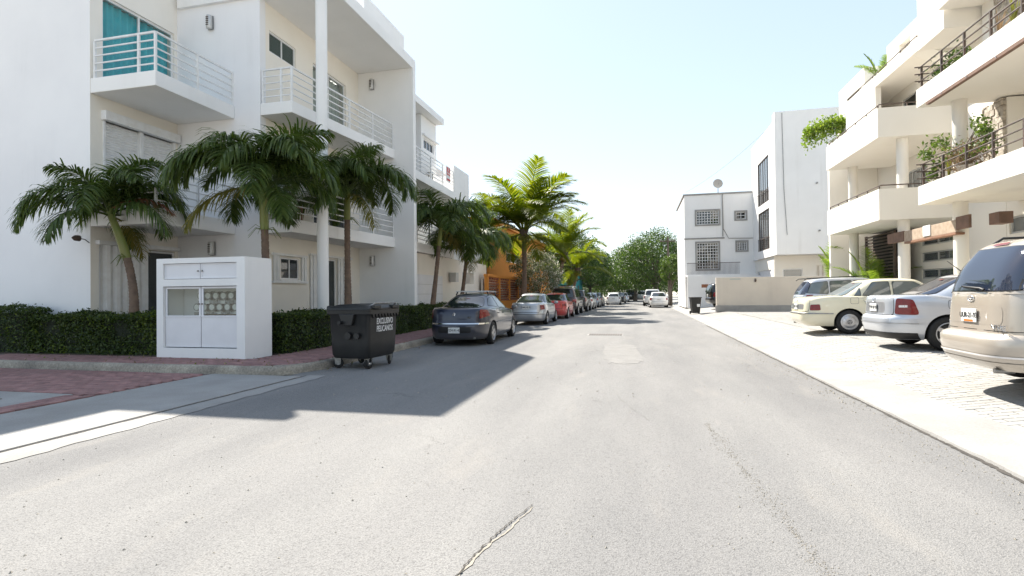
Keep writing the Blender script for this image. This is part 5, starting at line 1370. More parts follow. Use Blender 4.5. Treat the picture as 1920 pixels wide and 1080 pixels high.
def patch(S, q, nu=8, nv=6, off=.004, m=10, name='p'):
    """q: four (a, b) corners: low-left, low-right, high-right, high-left; returns MB; square -> rounded corners"""
    mb = MB(); rows = []
    for j in range(nv + 1):
        row = []
        for i in range(nu + 1):
            a, b = 2 * i / nu - 1, 2 * j / nv - 1
            r = max(abs(a), abs(b))
            if r > 1e-6 and m:
                sc_ = 1 / ((abs(a / r) ** m + abs(b / r) ** m) ** (1 / m)); a *= sc_; b *= sc_
            u, v = (a + 1) / 2, (b + 1) / 2
            lo = (lerp(q[0][0], q[1][0], u), lerp(q[0][1], q[1][1], u)); hi = (lerp(q[3][0], q[2][0], u), lerp(q[3][1], q[2][1], u))
            pa, pb = lerp(lo[0], hi[0], v), lerp(lo[1], hi[1], v)
            e = 1e-3; p = S(pa, pb); n = (S(pa + e, pb) - S(pa - e, pb)).cross(S(pa, pb + e) - S(pa, pb - e))
            if n.length > 0: n.normalize()
            out = Vector((p.x * .25, p.y, (p.z - .7) * .6))
            if n.dot(out) < 0: n = -n
            row.append(p + n * off)
        rows.append(row)
    mb.grid(rows)
    # face outwards
    a, b, c = rows[0][0], rows[0][-1], rows[-1][0]
    n = (b - a).cross(c - a); mid = rows[nv // 2][nu // 2]
    if n.dot(Vector((mid.x * .25, mid.y, (mid.z - .7) * .6))) < 0: mb.f = [f[::-1] for f in mb.f]
    return mb
def grow(q, da, db):
    ca = sum(p[0] for p in q) / 4; cb = sum(p[1] for p in q) / 4
    return [(p[0] + math.copysign(da, p[0] - ca), p[1] + math.copysign(db, p[1] - cb)) for p in q]
WHEELS = {}
def wheel_meshes(r, wd, style):
    key = (round(r, 3), wd, style)
    if key in WHEELS: return WHEELS[key]
    h = wd / 2; rr = r * .64
    ty = MB().lathe([(rr * .97, -h * .75), (rr * 1.04, -h * .95), (r * .88, -h), (r * .97, -h * .86), (r, -h * .55), (r, h * .55), (r * .97, h * .86), (r * .88, h), (rr * 1.04, h * .95), (rr * .97, h * .75)], 36, 'y').mesh('tyre', 'rubber', 50)
    b = MB()
    if style == 'cap':       # full disc hub cap with concentric rings
        b.lathe([(rr * 1.03, h * .70), (rr * 1.04, h * .93), (rr * .98, h * 1.0), (rr * .86, h * 1.0), (rr * .84, h * .92), (rr * .80, h * .92), (rr * .70, h * 1.05), (rr * .40, h * 1.12), (rr * .27, h * 1.10), (rr * .25, h * 1.16), (.01, h * 1.17)], 36, 'y')
    else:
        b.lathe([(rr * 1.02, h * .3), (rr * 1.03, h * .93), (rr * .96, h * .97), (rr * .90, h * .80), (rr * .88, h * .2)], 36, 'y')
        ns = 5 if style == '5' else 7
        for k in range(ns):
            a = 2 * math.pi * k / ns; d = Vector((math.cos(a), 0, math.sin(a))); p = Vector((-math.sin(a), 0, math.cos(a)))
            i = len(b.v)
            for rad, w_, y0, y1 in ((rr * .10, rr * .20, h * .45, h * .86), (rr * .93, rr * (.17 if ns == 5 else .11), h * .5, h * .88)):
                for sx, yy in ((-1, y0), (1, y0), (1, y1), (-1, y1)):
                    q = d * rad + p * (sx * w_); b.v.append((q.x, yy, q.z))
            for f in ((0, 1, 5, 4), (1, 2, 6, 5), (2, 3, 7, 6), (3, 0, 4, 7), (4, 5, 6, 7)): b.f.append(tuple(i + k_ for k_ in f)); b.mi.append(0)
        b.lathe([(rr * .24, h * .4), (rr * .24, h * .88), (rr * .18, h * .95), (.01, h * .96)], 18, 'y')
    rim = b.mesh('rim', 'alloy', 40)
    dk = MB().lathe([(rr * .98, h * .05), (rr * .98, h * .12), (.02, h * .14)], 24, 'y').mesh('brake_disc', 'black_trim', 40)
    WHEELS[key] = (ty, rim, dk); return WHEELS[key]
def make_car(name, label, P, paintm, loc, rz, group=None, lod=1):
    S = Shape(P); t = thing(name, label, P.get('cat', 'car'), loc, rz, group)
    K = 112 if lod else 72
    # ---- lower body
    zl = [r[0] for r in P['low']]; levels = []
    for a, b in zip(zl, zl[1:]):
        n = max(1, int((b - a) / .05)); levels += [lerp(a, b, k / n) for k in range(n)]
    levels.append(zl[-1])
    rows = []
    for zp in levels:
        ph = arc_phis(lambda p: S.low(p, zp), K, 700); rows.append([S.low(p, zp) for p in ph])
    top = rows[-1]
    for k in (.94, .82, .62, .38, .14):
        r_ = []
        for p in top:
            x, y = p.x * (1 - (1 - k) * (.98)), p.y * k
            r_.append(Vector((x, y, interp(S.ztab, x) + P.get('crown', .035) * (1 - k * k))))
        rows.append(r_)
    b = MB(); b.grid(rows, closed=True); nb = len(b.v)
    b.f.append(tuple(range(nb - K, nb))); b.mi.append(0); b.f.append(tuple(range(K - 1, -1, -1))); b.mi.append(0)
    flip = True
    me = b.mesh('body', [paintm, 'black_trim'], 180)
    bm = bmesh.new(); bm.from_mesh(me); bmesh.ops.remove_doubles(bm, verts=bm.verts, dist=1e-4); bmesh.ops.recalc_face_normals(bm, faces=bm.faces); bm.to_mesh(me); bm.free()
    body = link('body', me, t)
    # wheel arches
    r = P['tyre']; xr = S.rear + P['ro']; xf = xr + P['wb']
    cut = MB()
    for x in (xr, xf):
        for sg in (-1, 1):
            y0, y1 = sorted((sg * (S.W + .2), sg * (S.W - .30)))
            cut.lathe([(r * 1.16, y0), (r * 1.16, y1)], 40, 'y', (x, 0, r * .98))
    cm = cut.mesh('cutter', ['black_trim', 'black_trim'])
    bm = bmesh.new(); bm.from_mesh(cm); bmesh.ops.recalc_face_normals(bm, faces=bm.faces); bm.to_mesh(cm); bm.free()
    co = bpy.data.objects.new('cutter', cm); col.objects.link(co); co.parent = t
    md = body.modifiers.new('b', 'BOOLEAN'); md.operation = 'DIFFERENCE'; md.object = co; md.solver = 'EXACT'
    try: md.material_mode = 'TRANSFER'
    except Exception: pass
    dg = bpy.context.evaluated_depsgraph_get(); dg.update()
    me2 = bpy.data.meshes.new_from_object(body.evaluated_get(dg)); me2.name = 'body'
    body.modifiers.clear(); body.data = me2; bpy.data.objects.remove(co)
    me2.polygons.foreach_set('use_smooth', [True] * len(me2.polygons)); me2.set_sharp_from_angle(angle=R(38))
    # ---- cabin
    ts = [0, .15, .35, .55, .75, .86, .90, .935, .965, .985, .997, 1.0]; rows = []
    for tt in ts: rows.append([S.cab(p, tt) for p in arc_phis(lambda q: S.cab(q, tt), K, 700)])
    top = rows[-1]; cx = (S.g['xr1'] + S.g['xf1']) / 2
    for k in (.93, .8, .6, .35, .12):
        rows.append([Vector((lerp(cx, p.x, k), p.y * k, S.gz(lerp(cx, p.x, k), 1.0) + .022 * (1 - k * k))) for p in top])
    b = MB(); b.grid(rows, closed=True); nb = len(b.v); b.f.append(tuple(range(nb - K, nb))); b.mi.append(0)
    me = b.mesh('cabin', paintm, 180)
    bm = bmesh.new(); bm.from_mesh(me); bmesh.ops.recalc_face_normals(bm, faces=bm.faces)
    bm.to_mesh(me); bm.free(); me.polygons.foreach_set('use_smooth', [True] * len(me.polygons)); me.set_sharp_from_angle(angle=R(50))
    cabin = link('cabin', me, t)
    gm = P.get('glass', 'car_glass')
    def glaze(nm, fn, q, da, db, nu=10, nv=8, m=12, g=None):
        patch(fn, grow(q, da, db), nu, nv, .003, m).build('window_seal', 'black_trim', t, smooth=180)
        return patch(fn, q, nu, nv, .006, m).build(nm, g or gm, t, smooth=180)
    rw = P['rwin']; fwn = P.get('fwin', (.86, .80, .08, .86))
    glaze('rear_window', lambda a, b: S.cend(a, b, True), [(-rw[0], rw[2]), (rw[0], rw[2]), (rw[1], rw[3]), (-rw[1], rw[3])], .018, .02, 18, 8, rw[4] if len(rw) > 4 else 12, P.get('rglass'))
    glaze('windscreen', lambda a, b: S.cend(a, b, False), [(-fwn[0], fwn[2]), (fwn[0], fwn[2]), (fwn[1], fwn[3]), (-fwn[1], fwn[3])], .018, .02, 14, 8)
    for sg in (-1, 1):
        for q in P['swin']:
            glaze('side_window', lambda a, b: S.cside(a, b, sg), q, .014, .025, 12, 6, 14 if len(P['swin']) < 4 else 16)
    # ---- doors (panels with a dark gap), handles, side strip
    if lod:
        for sg in (-1, 1):
            for (x0, x1, xb0, xb1) in P['doors']:
                q = [(xb0, P['sill'] + .06), (xb1, P['sill'] + .06), (x1, S.zb - .03), (x0, S.zb - .03)]
                fn = lambda a, b: S.side(a, b, sg)
                patch(fn, grow(q, .007, .007), 10, 8, .0012, 18).build('door_gap', 'black_trim', t, smooth=180)
                d = patch(fn, q, 10, 8, .0028, 18).build('door', paintm, t, smooth=180)
                hx, hz = x0 + .16, S.zb - P.get('hdz', .13)
                p0, p1 = fn(hx - .085, hz), fn(hx + .085, hz)
                h = MB().tube([p0 + Vector((0, sg * .004, 0)), p0.lerp(p1, .15) + Vector((0, sg * .03, 0)), p0.lerp(p1, .85) + Vector((0, sg * .03, 0)), p1 + Vector((0, sg * .004, 0))], .011, 8).build('handle', P.get('handle', paintm), d, smooth=60)
            if P.get('strip'):
                z0, z1, mm = P['strip']
                for xa, xb in P.get('stripx', ((S.rear + .12, xr - r * 1.2), (xr + r * 1.2, xf - r * 1.2))):
                    patch(lambda a, b: S.side(a, b, sg), [(xa, z0), (xb, z0), (xb, z1), (xa, z1)], 10, 2, .010, 0).build('side_strip', mm, t, smooth=180)
            if P.get('fuel') and sg == P['fuel'][2]:
                fx, fz, _ = P['fuel']; fn = lambda a, b: S.side(a, b, sg); q = [(fx - .09, fz - .075), (fx + .09, fz - .075), (fx + .09, fz + .075), (fx - .09, fz + .075)]
                patch(fn, grow(q, .006, .006), 6, 6, .0012, 6).build('fuel_gap', 'black_trim', t, smooth=180); patch(fn, q, 6, 6, .0028, 6).build('fuel_flap', paintm, t, smooth=180)
    # ---- mirrors
    for sg in (-1, 1):
        p = S.side(S.g['xf0'] - .42, S.zb - .02, sg)
        m_ = MB().lathe([(.02, -.05), (.075, -.04), (.085, .0), (.06, .05), (.02, .07)], 12, 'x').build('mirror', paintm, t, smooth=60); m_.location = p + Vector((0, sg * .13, .07)); m_.scale = (1, 1.25, .85)
        MB().tube([p, p + Vector((0, sg * .12, .05))], .018, 6).build('mirror_arm', 'black_trim', t)
    # ---- rear face
    rear = lambda a, b: S.low(a, b)
    if P.get('lid'):
        a, z0, z1 = P['lid']; q = [(-R(a), z0), (R(a), z0), (R(a), z1), (-R(a), z1)]
        patch(rear, grow(q, .015, .008), 16, 6, .0012, 16).build('boot_gap', 'black_trim', t, smooth=180); patch(rear, q, 16, 6, .003, 16).build(P.get('lidname', 'boot_lid'), paintm, t, smooth=180)
    for (pts, mat, nm) in P['rlights']:
        for sg in (-1, 1):
            q = [(sg * R(a), z) for a, z in pts]
            patch(rear, q, 8, 6, .010, 9).build(nm, mat, t, smooth=180)
    for (pts, mat, nm) in P.get('glights', ()):
        for sg in (-1, 1):
            q = [(sg * R(a), z) for a, z in pts]
            patch(lambda a, b: S.cab(a, b), q, 8, 6, .010, 14).build(nm, mat, t, smooth=180)
    for (pts, mat, nm) in P.get('flights', ()):
        for sg in (-1, 1):
            q = [(math.pi - sg * R(a), z) for a, z in pts]
            patch(rear, q, 8, 5, .010, 8).build(nm, mat, t, smooth=180)
    bz = P.get('bumper')
    if bz:
        z0, z1, am, mat = bz; q = [(-R(am), z0), (R(am), z0), (R(am), z1), (-R(am), z1)]
        patch(rear, q, 30, 3, .012, 0).build('bumper_strip', mat, t, smooth=180)
        q = [(math.pi - R(am), z0), (math.pi + R(am), z0), (math.pi + R(am), z1), (math.pi - R(am), z1)]
        patch(rear, q, 24, 3, .012, 0).build('bumper_strip', mat, t, smooth=180)
    if P.get('apron'):
        z0, z1, am, mat = P['apron']; q = [(-R(am), z0), (R(am), z0), (R(am), z1), (-R(am), z1)]
        patch(rear, q, 30, 3, .008, 0).build('lower_apron', mat, t, smooth=180)
    pl = P.get('plate')
    if pl:
        y, z, txt = pl; p = rear(0, z)
        pi = P.get('recess')
        if pi:
            ph, za, zb_ = pi; q = [(-R(ph), za), (R(ph), za), (R(ph), zb_), (-R(ph), zb_)]
            patch(rear, q, 10, 4, .0045, 8).build('plate_recess', P.get('recessm', 'black_trim'), t, smooth=180)
        po = MB().box(-.006, .006, -.165, .165, -.08, .08).build('number_plate', 'plate_white', t, bevel=.003); po.location = (p.x - .022, y, p.z)
        # rear faces -x: reading direction runs towards -y
        place_text('plate_text', txt, .085, 'ink', po, (-.008, 0, .0), (0, -1, 0), (0, 0, 1), .001, .95)
        if P.get('plate_col'): MB().box(-.0072, -.006, -.10, .10, -.074, -.05).build('plate_band', P['plate_col'], po)
    if P.get('badge'):
        kind, z = P['badge']; p = rear(0, z); e = thing_part = None
        b = MB()
        if kind == 'ring':
            b.tube([(-.01, .05 * math.cos(2 * math.pi * k / 20), .05 * math.sin(2 * math.pi * k / 20)) for k in range(21)], .006, 6)
            b.tube([(-.01, -.035, .033), (-.01, 0, -.04), (-.01, .035, .033)], .006, 6)
        elif kind == 'oval':
            b.tube([(-.01, .062 * math.cos(2 * math.pi * k / 20), .035 * math.sin(2 * math.pi * k / 20)) for k in range(21)], .006, 6)
            b.tube([(-.01, -.03, .0), (-.01, .03, .0)], .007, 6)
        elif kind == 'star':
            b.tube([(-.01, .045 * math.cos(2 * math.pi * k / 20), .045 * math.sin(2 * math.pi * k / 20)) for k in range(21)], .004, 6)
            for k in range(3): a = math.pi / 2 + k * 2.0944; b.tube([(-.01, 0, 0), (-.01, .045 * math.cos(a), .045 * math.sin(a))], .005, 5)
        else:                # rampant animal outline
            for pts in (((.0, -.045), (.012, -.01), (.004, .03), (.018, .05)), ((.012, -.01), (-.02, -.045)), ((.004, .012), (-.035, .03)), ((.006, .0), (-.035, -.005)), ((.012, -.01), (.04, -.03), (.045, .01))):
                b.tube([(-.01, u, v) for u, v in pts], .008, 6)
        o = b.build('badge', 'chrome', t, smooth=60); o.location = p + Vector((-.004, 0, 0))
    if P.get('script'):
        txt, y, z, sz = P['script']; ph_ = math.asin(min(.99, (abs(y) / (S.W * .97)) ** (S.nr / 2))); p = rear(math.copysign(ph_, y), z)
        place_text('lettering', txt, sz, P.get('scriptm', 'chrome'), t, (p.x - .014, y, p.z), (0, -1, 0), (0, 0, 1), .002, 1.0)
    # ---- wheels
    ty, rim, dk = wheel_meshes(r, P.get('tw', .20), P.get('rim', '5'))
    for x in (xr, xf):
        for sg in (-1, 1):
            w_ = bpy.data.objects.new('wheel', ty); col.objects.link(w_); w_.parent = t; w_.location = (x, sg * (S.W - .115), r)
            w_.name = 'wheel'; w_.rotation_euler = (0, random.uniform(0, 6), 0 if sg > 0 else math.pi)
            ro_ = link('rim', rim, w_); link('brake_disc', dk, w_)
            if P.get('rim') == 'cap' and lod:
                s_ = MB(); hh = P.get('tw', .2) / 2 * 1.2; rr = r * .64
                s_.tube([(rr * .24 * math.cos(2 * math.pi * k / 20), hh, rr * .24 * math.sin(2 * math.pi * k / 20)) for k in range(21)], .006, 6)
                for k in range(3): a = math.pi / 2 + k * 2.0944; s_.tube([(0, hh, 0), (rr * .24 * math.cos(a), hh, rr * .24 * math.sin(a))], .006, 5)
                s_.build('hub_star', 'black_trim', w_)
    # ---- extras
    if P.get('rack'):
        x0, x1, yy, cross = P['rack']
        for sg in (-1, 1):
            z = S.gz(x0, 1.0); z2 = S.gz(x1, 1.0)
            MB().tube([(x0, sg * yy, z - .01), (x0 + .1, sg * yy, z + .06), (x1 - .1, sg * yy, z2 + .06), (x1, sg * yy, z2 - .01)], .016, 8).build('roof_rail', P.get('rackm', 'black_trim'), t, smooth=60)
        for x in cross: MB().tube([(x, -yy, S.gz(x, 1) + .075), (x, yy, S.gz(x, 1) + .075)], .016, 8).build('cross_bar', P.get('rackm', 'black_trim'), t)
    if P.get('bars'):       # load bars across a roof on feet
        for x in P['bars']:
            z = S.gz(x, 1.0)
            bb = MB().box(x - .03, x + .03, -S.g['w1'] - .02, S.g['w1'] + .02, z + .075, z + .105).build('load_bar', 'alu', t, bevel=.006)
            for sg in (-1, 1): MB().bar((x, sg * (S.g['w1'] - .04), z + .08), (x, sg * (S.g['w1'] + .01), z - .03), .05, .03).build('foot', 'black_trim', bb)
    if P.get('wiper'):
        y, tt = P['wiper']; a = S.cend(y, tt, True); b_ = S.cend(y + .55, tt + .06, True)
        MB().tube([a + Vector((-.03, 0, -.01)), a + Vector((-.05, .03, .01)), b_ + Vector((-.03, 0, .0))], [.02, .014, .008], 6).build('rear_wiper', 'black_trim', t, smooth=60)
        MB().bar(lerp(a, b_, .35) + Vector((-.025, 0, -.004)), b_ + Vector((-.02, .05, 0)), .012, .02).build('wiper_blade', 'black_trim', t)
    if P.get('hibrake'):
        tt, yn = P['hibrake']; patch(lambda a, b: S.cend(a, b, True), [(-yn, tt - .022), (yn, tt - .022), (yn, tt + .022), (-yn, tt + .022)], 8, 2, .014, 0).build('high_brake_light', 'lamp_red', t)
    if P.get('aerial'):
        x, y, l = P['aerial']; z = S.gz(x, 1.0) + .01; MB().tube([(x, y, z), (x - l * .75, y, z + l * .66)], [.012, .004], 6).build('aerial', 'black_trim', t)
    if P.get('exhaust'):
        MB().lathe([(.03, 0), (.03, .18)], 12, 'x', (S.rear + .1, P['exhaust'], .24)).build('exhaust', 'steel', t, smooth=40)
    ax = MB(); ax.box(xr - .06, xr + .06, -S.W + .2, S.W - .2, .2, .32); ax.box(xf - .06, xf + .06, -S.W + .2, S.W - .2, .2, .32); ax.build('axle', 'black_trim', t)
    return t
SED = dict(  # modern saloon
    L=4.55, W=1.76, H=1.46, tyre=.315, wb=2.65, ro=.98, zs=.55, belt=.96, sill=.24, nr=4.6, nf=3.6, ng=4.6,
    low=[(.20, .10, .14, .90), (.26, .03, .05, .96), (.40, .0, .0, .99), (.55, .0, .01, 1.0), (.60, .035, .03, 1.0), (.75, .05, .08, .995), (.90, .07, .16, .97), (.94, .09, .20, .95), (.96, .13, .26, .915)],
    ztop=[(-2.3, .985), (-1.75, 1.03), (-1.2, .99), (.6, .96), (1.1, .94), (2.0, .76), (2.3, .66)],
    cab=dict(xr0=-1.80, xr1=-.85, xf1=.35, xf0=1.25, w0=.79, w1=.57, arch=.05, xp=-.2, bow=.04),
    rwin=(.86, .80, .14, .86), swin=[[(-1.28, .20), (-.42, .10), (-.42, .84), (-.80, .80)], [(-.36, .10), (.82, .10), (.22, .80), (-.36, .84)]],
    doors=[(-.98, -.40, -.72, -.40), (-.38, .72, -.38, .78)], lid=(27, .58, .94),
    rlights=[([(31, .68), (56, .70), (54, .86), (30, .88)], 'lamp_red', 'tail_light')], flights=[([(26, .62), (54, .66), (50, .76), (28, .72)], 'lamp_white', 'headlight')],
    plate=(0, .74, 'YZJ 62 14'), hibrake=(.80, .1))
def var(base, **k):
    d = dict(base); d.update(k); return d
paint('paint_navy', (0.011, 0.016, 0.038), .3, .3, .03); paint('paint_silver', (0.50, 0.52, 0.55), .6, .3); paint('paint_red', (0.55, 0.008, 0.005), .0, .4, .02)
paint('paint_cream', (0.80, 0.74, 0.55), .0, .4); paint('paint_ice', (0.58, 0.61, 0.66), .45, .3); paint('paint_tan', (0.50, 0.44, 0.37), .35, .32)
paint('paint_grey', (0.38, 0.39, 0.41), .5, .32); paint('paint_white', (0.74, 0.74, 0.73), .0, .35); paint('paint_maroon', (0.04, 0.014, 0.014), .4, .32); paint('paint_black', (0.010, 0.010, 0.011), .3, .3); paint('paint_bluegrey', (0.16, 0.20, 0.26), .5, .32)
GL_, GR_ = 'cars parked along the left kerb', 'cars parked on the right forecourt'
# blue-grey saloon: high rounded tail, load bars
make_car('sedan', 'dark blue-grey sedan with roof load bars, nearest of the left row', var(SED, L=4.68, W=1.81, H=1.455, tyre=.325, wb=2.725, ro=.96, belt=1.0,
    low=[(.19, .12, .14, .90), (.26, .04, .05, .96), (.42, .0, .0, .99), (.60, .0, .01, 1.0), (.64, .03, .03, 1.0), (.80, .045, .08, .995), (.94, .07, .16, .97), (.98, .10, .20, .95), (1.0, .15, .26, .915)],
    ztop=[(-2.35, 1.04), (-1.75, 1.07), (-1.2, 1.03), (.5, .99), (1.1, .96), (2.0, .78), (2.35, .66)], cab=dict(xr0=-1.95, xr1=-.70, xf1=.25, xf0=1.5, w0=.80, w1=.51, arch=.10, xp=-.2, bow=.07),
    rwin=(.84, .82, .12, .88, 5), swin=[[(-1.30, .30), (-.42, .12), (-.42, .86), (-.85, .74)], [(-.36, .12), (.95, .12), (.20, .80), (-.36, .86)]],
    lid=(29, .62, .98), rlights=[([(30, .74), (62, .80), (54, .94), (33, .97)], 'lamp_red', 'tail_light')], strip=(.60, .635, 'chrome'), bumper=(.605, .635, 56, 'chrome'),
    plate=(0, .45, 'YZH-91-42'), recess=(13, .38, .54), badge=('lion', .86), script=('407', -.42, .78, .07), bars=(-.55, .35), exhaust=-.55, rim='5', rglass='car_glass', apron=(.21, .36, 50, 'paint_navy')), 'paint_navy', (-5.02, 16.3, 0), R(91), GL_)
make_car('sedan', 'silver sedan with red tail lights behind the blue-grey one', var(SED, L=4.39, W=1.70, H=1.45, cab=dict(xr0=-1.68, xr1=-.60, xf1=.30, xf0=1.25, w0=.77, w1=.50, arch=.08, xp=-.15, bow=.06), plate=(0, .80, 'WMU 48 10'), recess=(17, .70, .88), recessm='paint_grey', badge=('ring', .93), rim='7', bumper=(.50, .52, 55, 'black_trim'), tyre=.31), 'paint_silver', (-4.98, 25.75, 0), R(90), GL_)
HATCH = var(SED, L=3.95, W=1.68, H=1.47, wb=2.49, ro=.72, tyre=.30, belt=.94,
    ztop=[(-2.0, .96), (-1.3, .97), (.6, .94), (1.0, .92), (1.75, .76), (2.0, .66)], cab=dict(xr0=-1.86, xr1=-1.42, xf1=.30, xf0=1.2, w0=.77, w1=.56, arch=.06, xp=-.1, bow=.05),
    rwin=(.80, .74, .12, .84), swin=[[(-1.45, .30), (-.42, .12), (-.42, .82), (-1.15, .74)], [(-.36, .12), (.72, .12), (.10, .78), (-.36, .82)]], doors=[(-1.0, -.40, -.66, -.40), (-.38, .68, -.38, .72)], lid=(26, .58, .93),
    rlights=[([(34, .70), (50, .70), (50, .92), (34, .92)], 'lamp_red', 'tail_light')])
make_car('sedan', 'bright red sedan with round tail lights between the silver sedan and the dark SUV', var(SED, L=4.3, W=1.72, H=1.46, cab=dict(xr0=-1.66, xr1=-.60, xf1=.30, xf0=1.25, w0=.77, w1=.50, arch=.08, xp=-.15, bow=.06), rim='7', badge=('ring', .88), plate=(0, .42, 'URB 20 77'), rlights=[([(27, .70), (36, .70), (36, .82), (27, .82)], 'lamp_red', 'tail_light'), ([(40, .70), (54, .72), (52, .83), (39, .82)], 'lamp_red', 'tail_light')]), 'paint_red', (-4.75, 31.4, 0), R(90), GL_)
SUV = dict(L=4.75, W=1.86, H=1.82, tyre=.37, wb=2.75, ro=.95, zs=.7, belt=1.12, sill=.40, nr=6, nf=5, ng=7, cat='SUV', tw=.24,
    low=[(.36, .10, .12, .90), (.44, .03, .05, .97), (.60, .0, .0, 1.0), (.72, .0, .01, 1.0), (.76, .04, .03, 1.0), (.95, .05, .06, .995), (1.05, .06, .10, .98), (1.10, .08, .14, .96), (1.12, .11, .2, .93)],
    ztop=[(-2.4, 1.13), (-1.0, 1.12), (.6, 1.10), (1.2, 1.08), (2.0, 1.0), (2.4, .9)], crown=.03,
    cab=dict(xr0=-2.24, xr1=-2.02, xf1=.35, xf0=1.15, w0=.83, w1=.66, arch=.02, xp=-.6, bow=.02),
    rwin=(.84, .82, .10, .84), swin=[[(-2.0, .12), (-1.25, .12), (-1.25, .82), (-1.86, .80)], [(-1.18, .12), (-.32, .12), (-.32, .83), (-1.18, .82)], [(-.26, .12), (.80, .12), (.30, .80), (-.26, .83)]],
    doors=[(-1.2, -.32, -1.0, -.32), (-.30, .72, -.30, .74)], lid=(30, .78, 1.08), lidname='tailgate', rlights=[([(36, .80), (56, .80), (56, 1.08), (37, 1.08)], 'lamp_red', 'tail_light')], flights=[([(28, .80), (54, .82), (52, .96), (28, .94)], 'lamp_white', 'headlight')],
    plate=(0, .90, 'UUA 33 56'), rack=(-1.9, .2, .62, (-1.5, -.4)), rackm='alu')
make_car('suv', 'dark maroon SUV with pale roof rails behind the red car', SUV, 'paint_maroon', (-4.85, 37.0, 0), R(90), GL_)
make_car('suv', 'second dark SUV tucked behind the maroon one', var(SUV, H=1.70, L=4.6, rack=None), 'paint_black', (-4.75, 42.6, 0), R(90), GL_)
make_car('sedan', 'silver sedan farther back behind the dark SUVs', SED, 'paint_silver', (-4.7, 48.2, 0), R(90), GL_, 0)
make_car('hatchback', 'bluish hatchback behind the farther silver sedan', HATCH, 'paint_bluegrey', (-4.6, 53.6, 0), R(90), GL_, 0)
make_car('sedan', 'dark sedan beside the last trees of the left row', SED, 'paint_black', (-4.6, 59.0, 0), R(90), GL_, 0)
make_car('hatchback', 'white hatchback far down the left row', HATCH, 'paint_white', (-2.9, 64.5, 0), R(90), GL_, 0)
make_car('sedan', 'dark sedan just right of the far white hatchback', SED, 'paint_black', (-2.6, 74, 0), R(90), GL_, 0)
make_car('sedan', 'silver sedan in the far distance at the road centre', SED, 'paint_silver', (-2.3, 82, 0), R(90), GL_, 0)
GF = 'distant vehicles on the road'
make_car('pickup', 'dark vehicle in the distance under the trees', var(SUV, L=4.4), 'paint_black', (-1.3, 90, 0), R(90), GF, 0)
make_car('suv', 'white SUV facing away in the middle distance of the road', var(SUV, H=1.7, rack=None), 'paint_white', (.35, 92, 0), R(-90), GF, 0)
make_car('sedan', 'white sedan farthest off near the road end', SED, 'paint_white', (2.0, 100, 0), R(90), GF, 0)
make_car('sedan', 'white sedan parked by the right-hand poles', var(SED, L=4.5), 'paint_white', (1.75, 53.2, 0), R(91), GF)
make_car('suv', 'white SUV parked just ahead of the white sedan on the right', var(SUV, H=1.75, rack=None), 'paint_white', (1.35, 59.2, 0), R(90), GF)
# right forecourt
ZF = .302
VAN = dict(L=4.9, W=1.86, H=1.76, tyre=.335, wb=2.85, ro=1.0, zs=.72, belt=1.10, sill=.26, nr=5.2, nf=4, ng=6.0, cat='minivan', tw=.21,
    low=[(.24, .16, .14, .90), (.30, .07, .05, .96), (.36, .03, .03, .985), (.48, .0, .0, 1.0), (.58, .0, .0, 1.0), (.62, .03, .01, 1.0), (.65, .11, .03, .995), (.80, .12, .06, .995), (.98, .13, .12, .985), (1.06, .14, .2, .97), (1.10, .16, .30, .95)],
    ztop=[(-2.5, 1.12), (-1.0, 1.10), (.9, 1.06), (1.5, 1.0), (2.1, .86), (2.45, .72)], crown=.03,
    cab=dict(xr0=-2.30, xr1=-1.98, xf1=.55, xf0=1.75, w0=.865, w1=.66, arch=.022, xp=-.5, bow=.06, pf=.9),
    rwin=(.90, .86, .06, .86, 9), swin=[[(-2.05, .12), (-1.2, .12), (-1.2, .80), (-1.85, .76)], [(-1.12, .12), (-.05, .12), (-.05, .82), (-1.12, .81)], [(.02, .12), (1.2, .12), (.62, .76), (.02, .82)]],
    doors=[(-1.1, -.03, -.95, -.03), (0, 1.1, 0, 1.1)], lid=(37, .68, 1.07), lidname='tailgate',
    rlights=[([(44, .76), (60, .76), (60, 1.10), (44, 1.10)], 'lamp_red', 'tail_light')], glights=[([(41, .02), (58, .02), (52, .72), (40, .72)], 'lamp_red', 'tail_light')],
    flights=[([(28, .62), (56, .66), (52, .78), (28, .74)], 'lamp_white', 'headlight')], plate=(0, .83, 'UUR-21-93'), recess=(16, .74, .94), recessm='paint_tan', plate_col='lamp_orange',
    badge=('oval', 1.02), script=('VENTURE', -.50, .71, .085), wiper=(-.30, .09), hibrake=(.92, .22), rack=(-1.8, .3, .6, ()), apron=(.25, .34, 60, 'paint_tan'), bumper=(.395, .415, 62, 'lamp_white'), glass='car_glass', rglass='car_glass_blue', exhaust=-.5, rim='5')
van = make_car('minivan', 'champagne minivan cut by the right edge of the picture', VAN, 'paint_tan', (6.18, 7.35, ZF), R(-3), GR_)
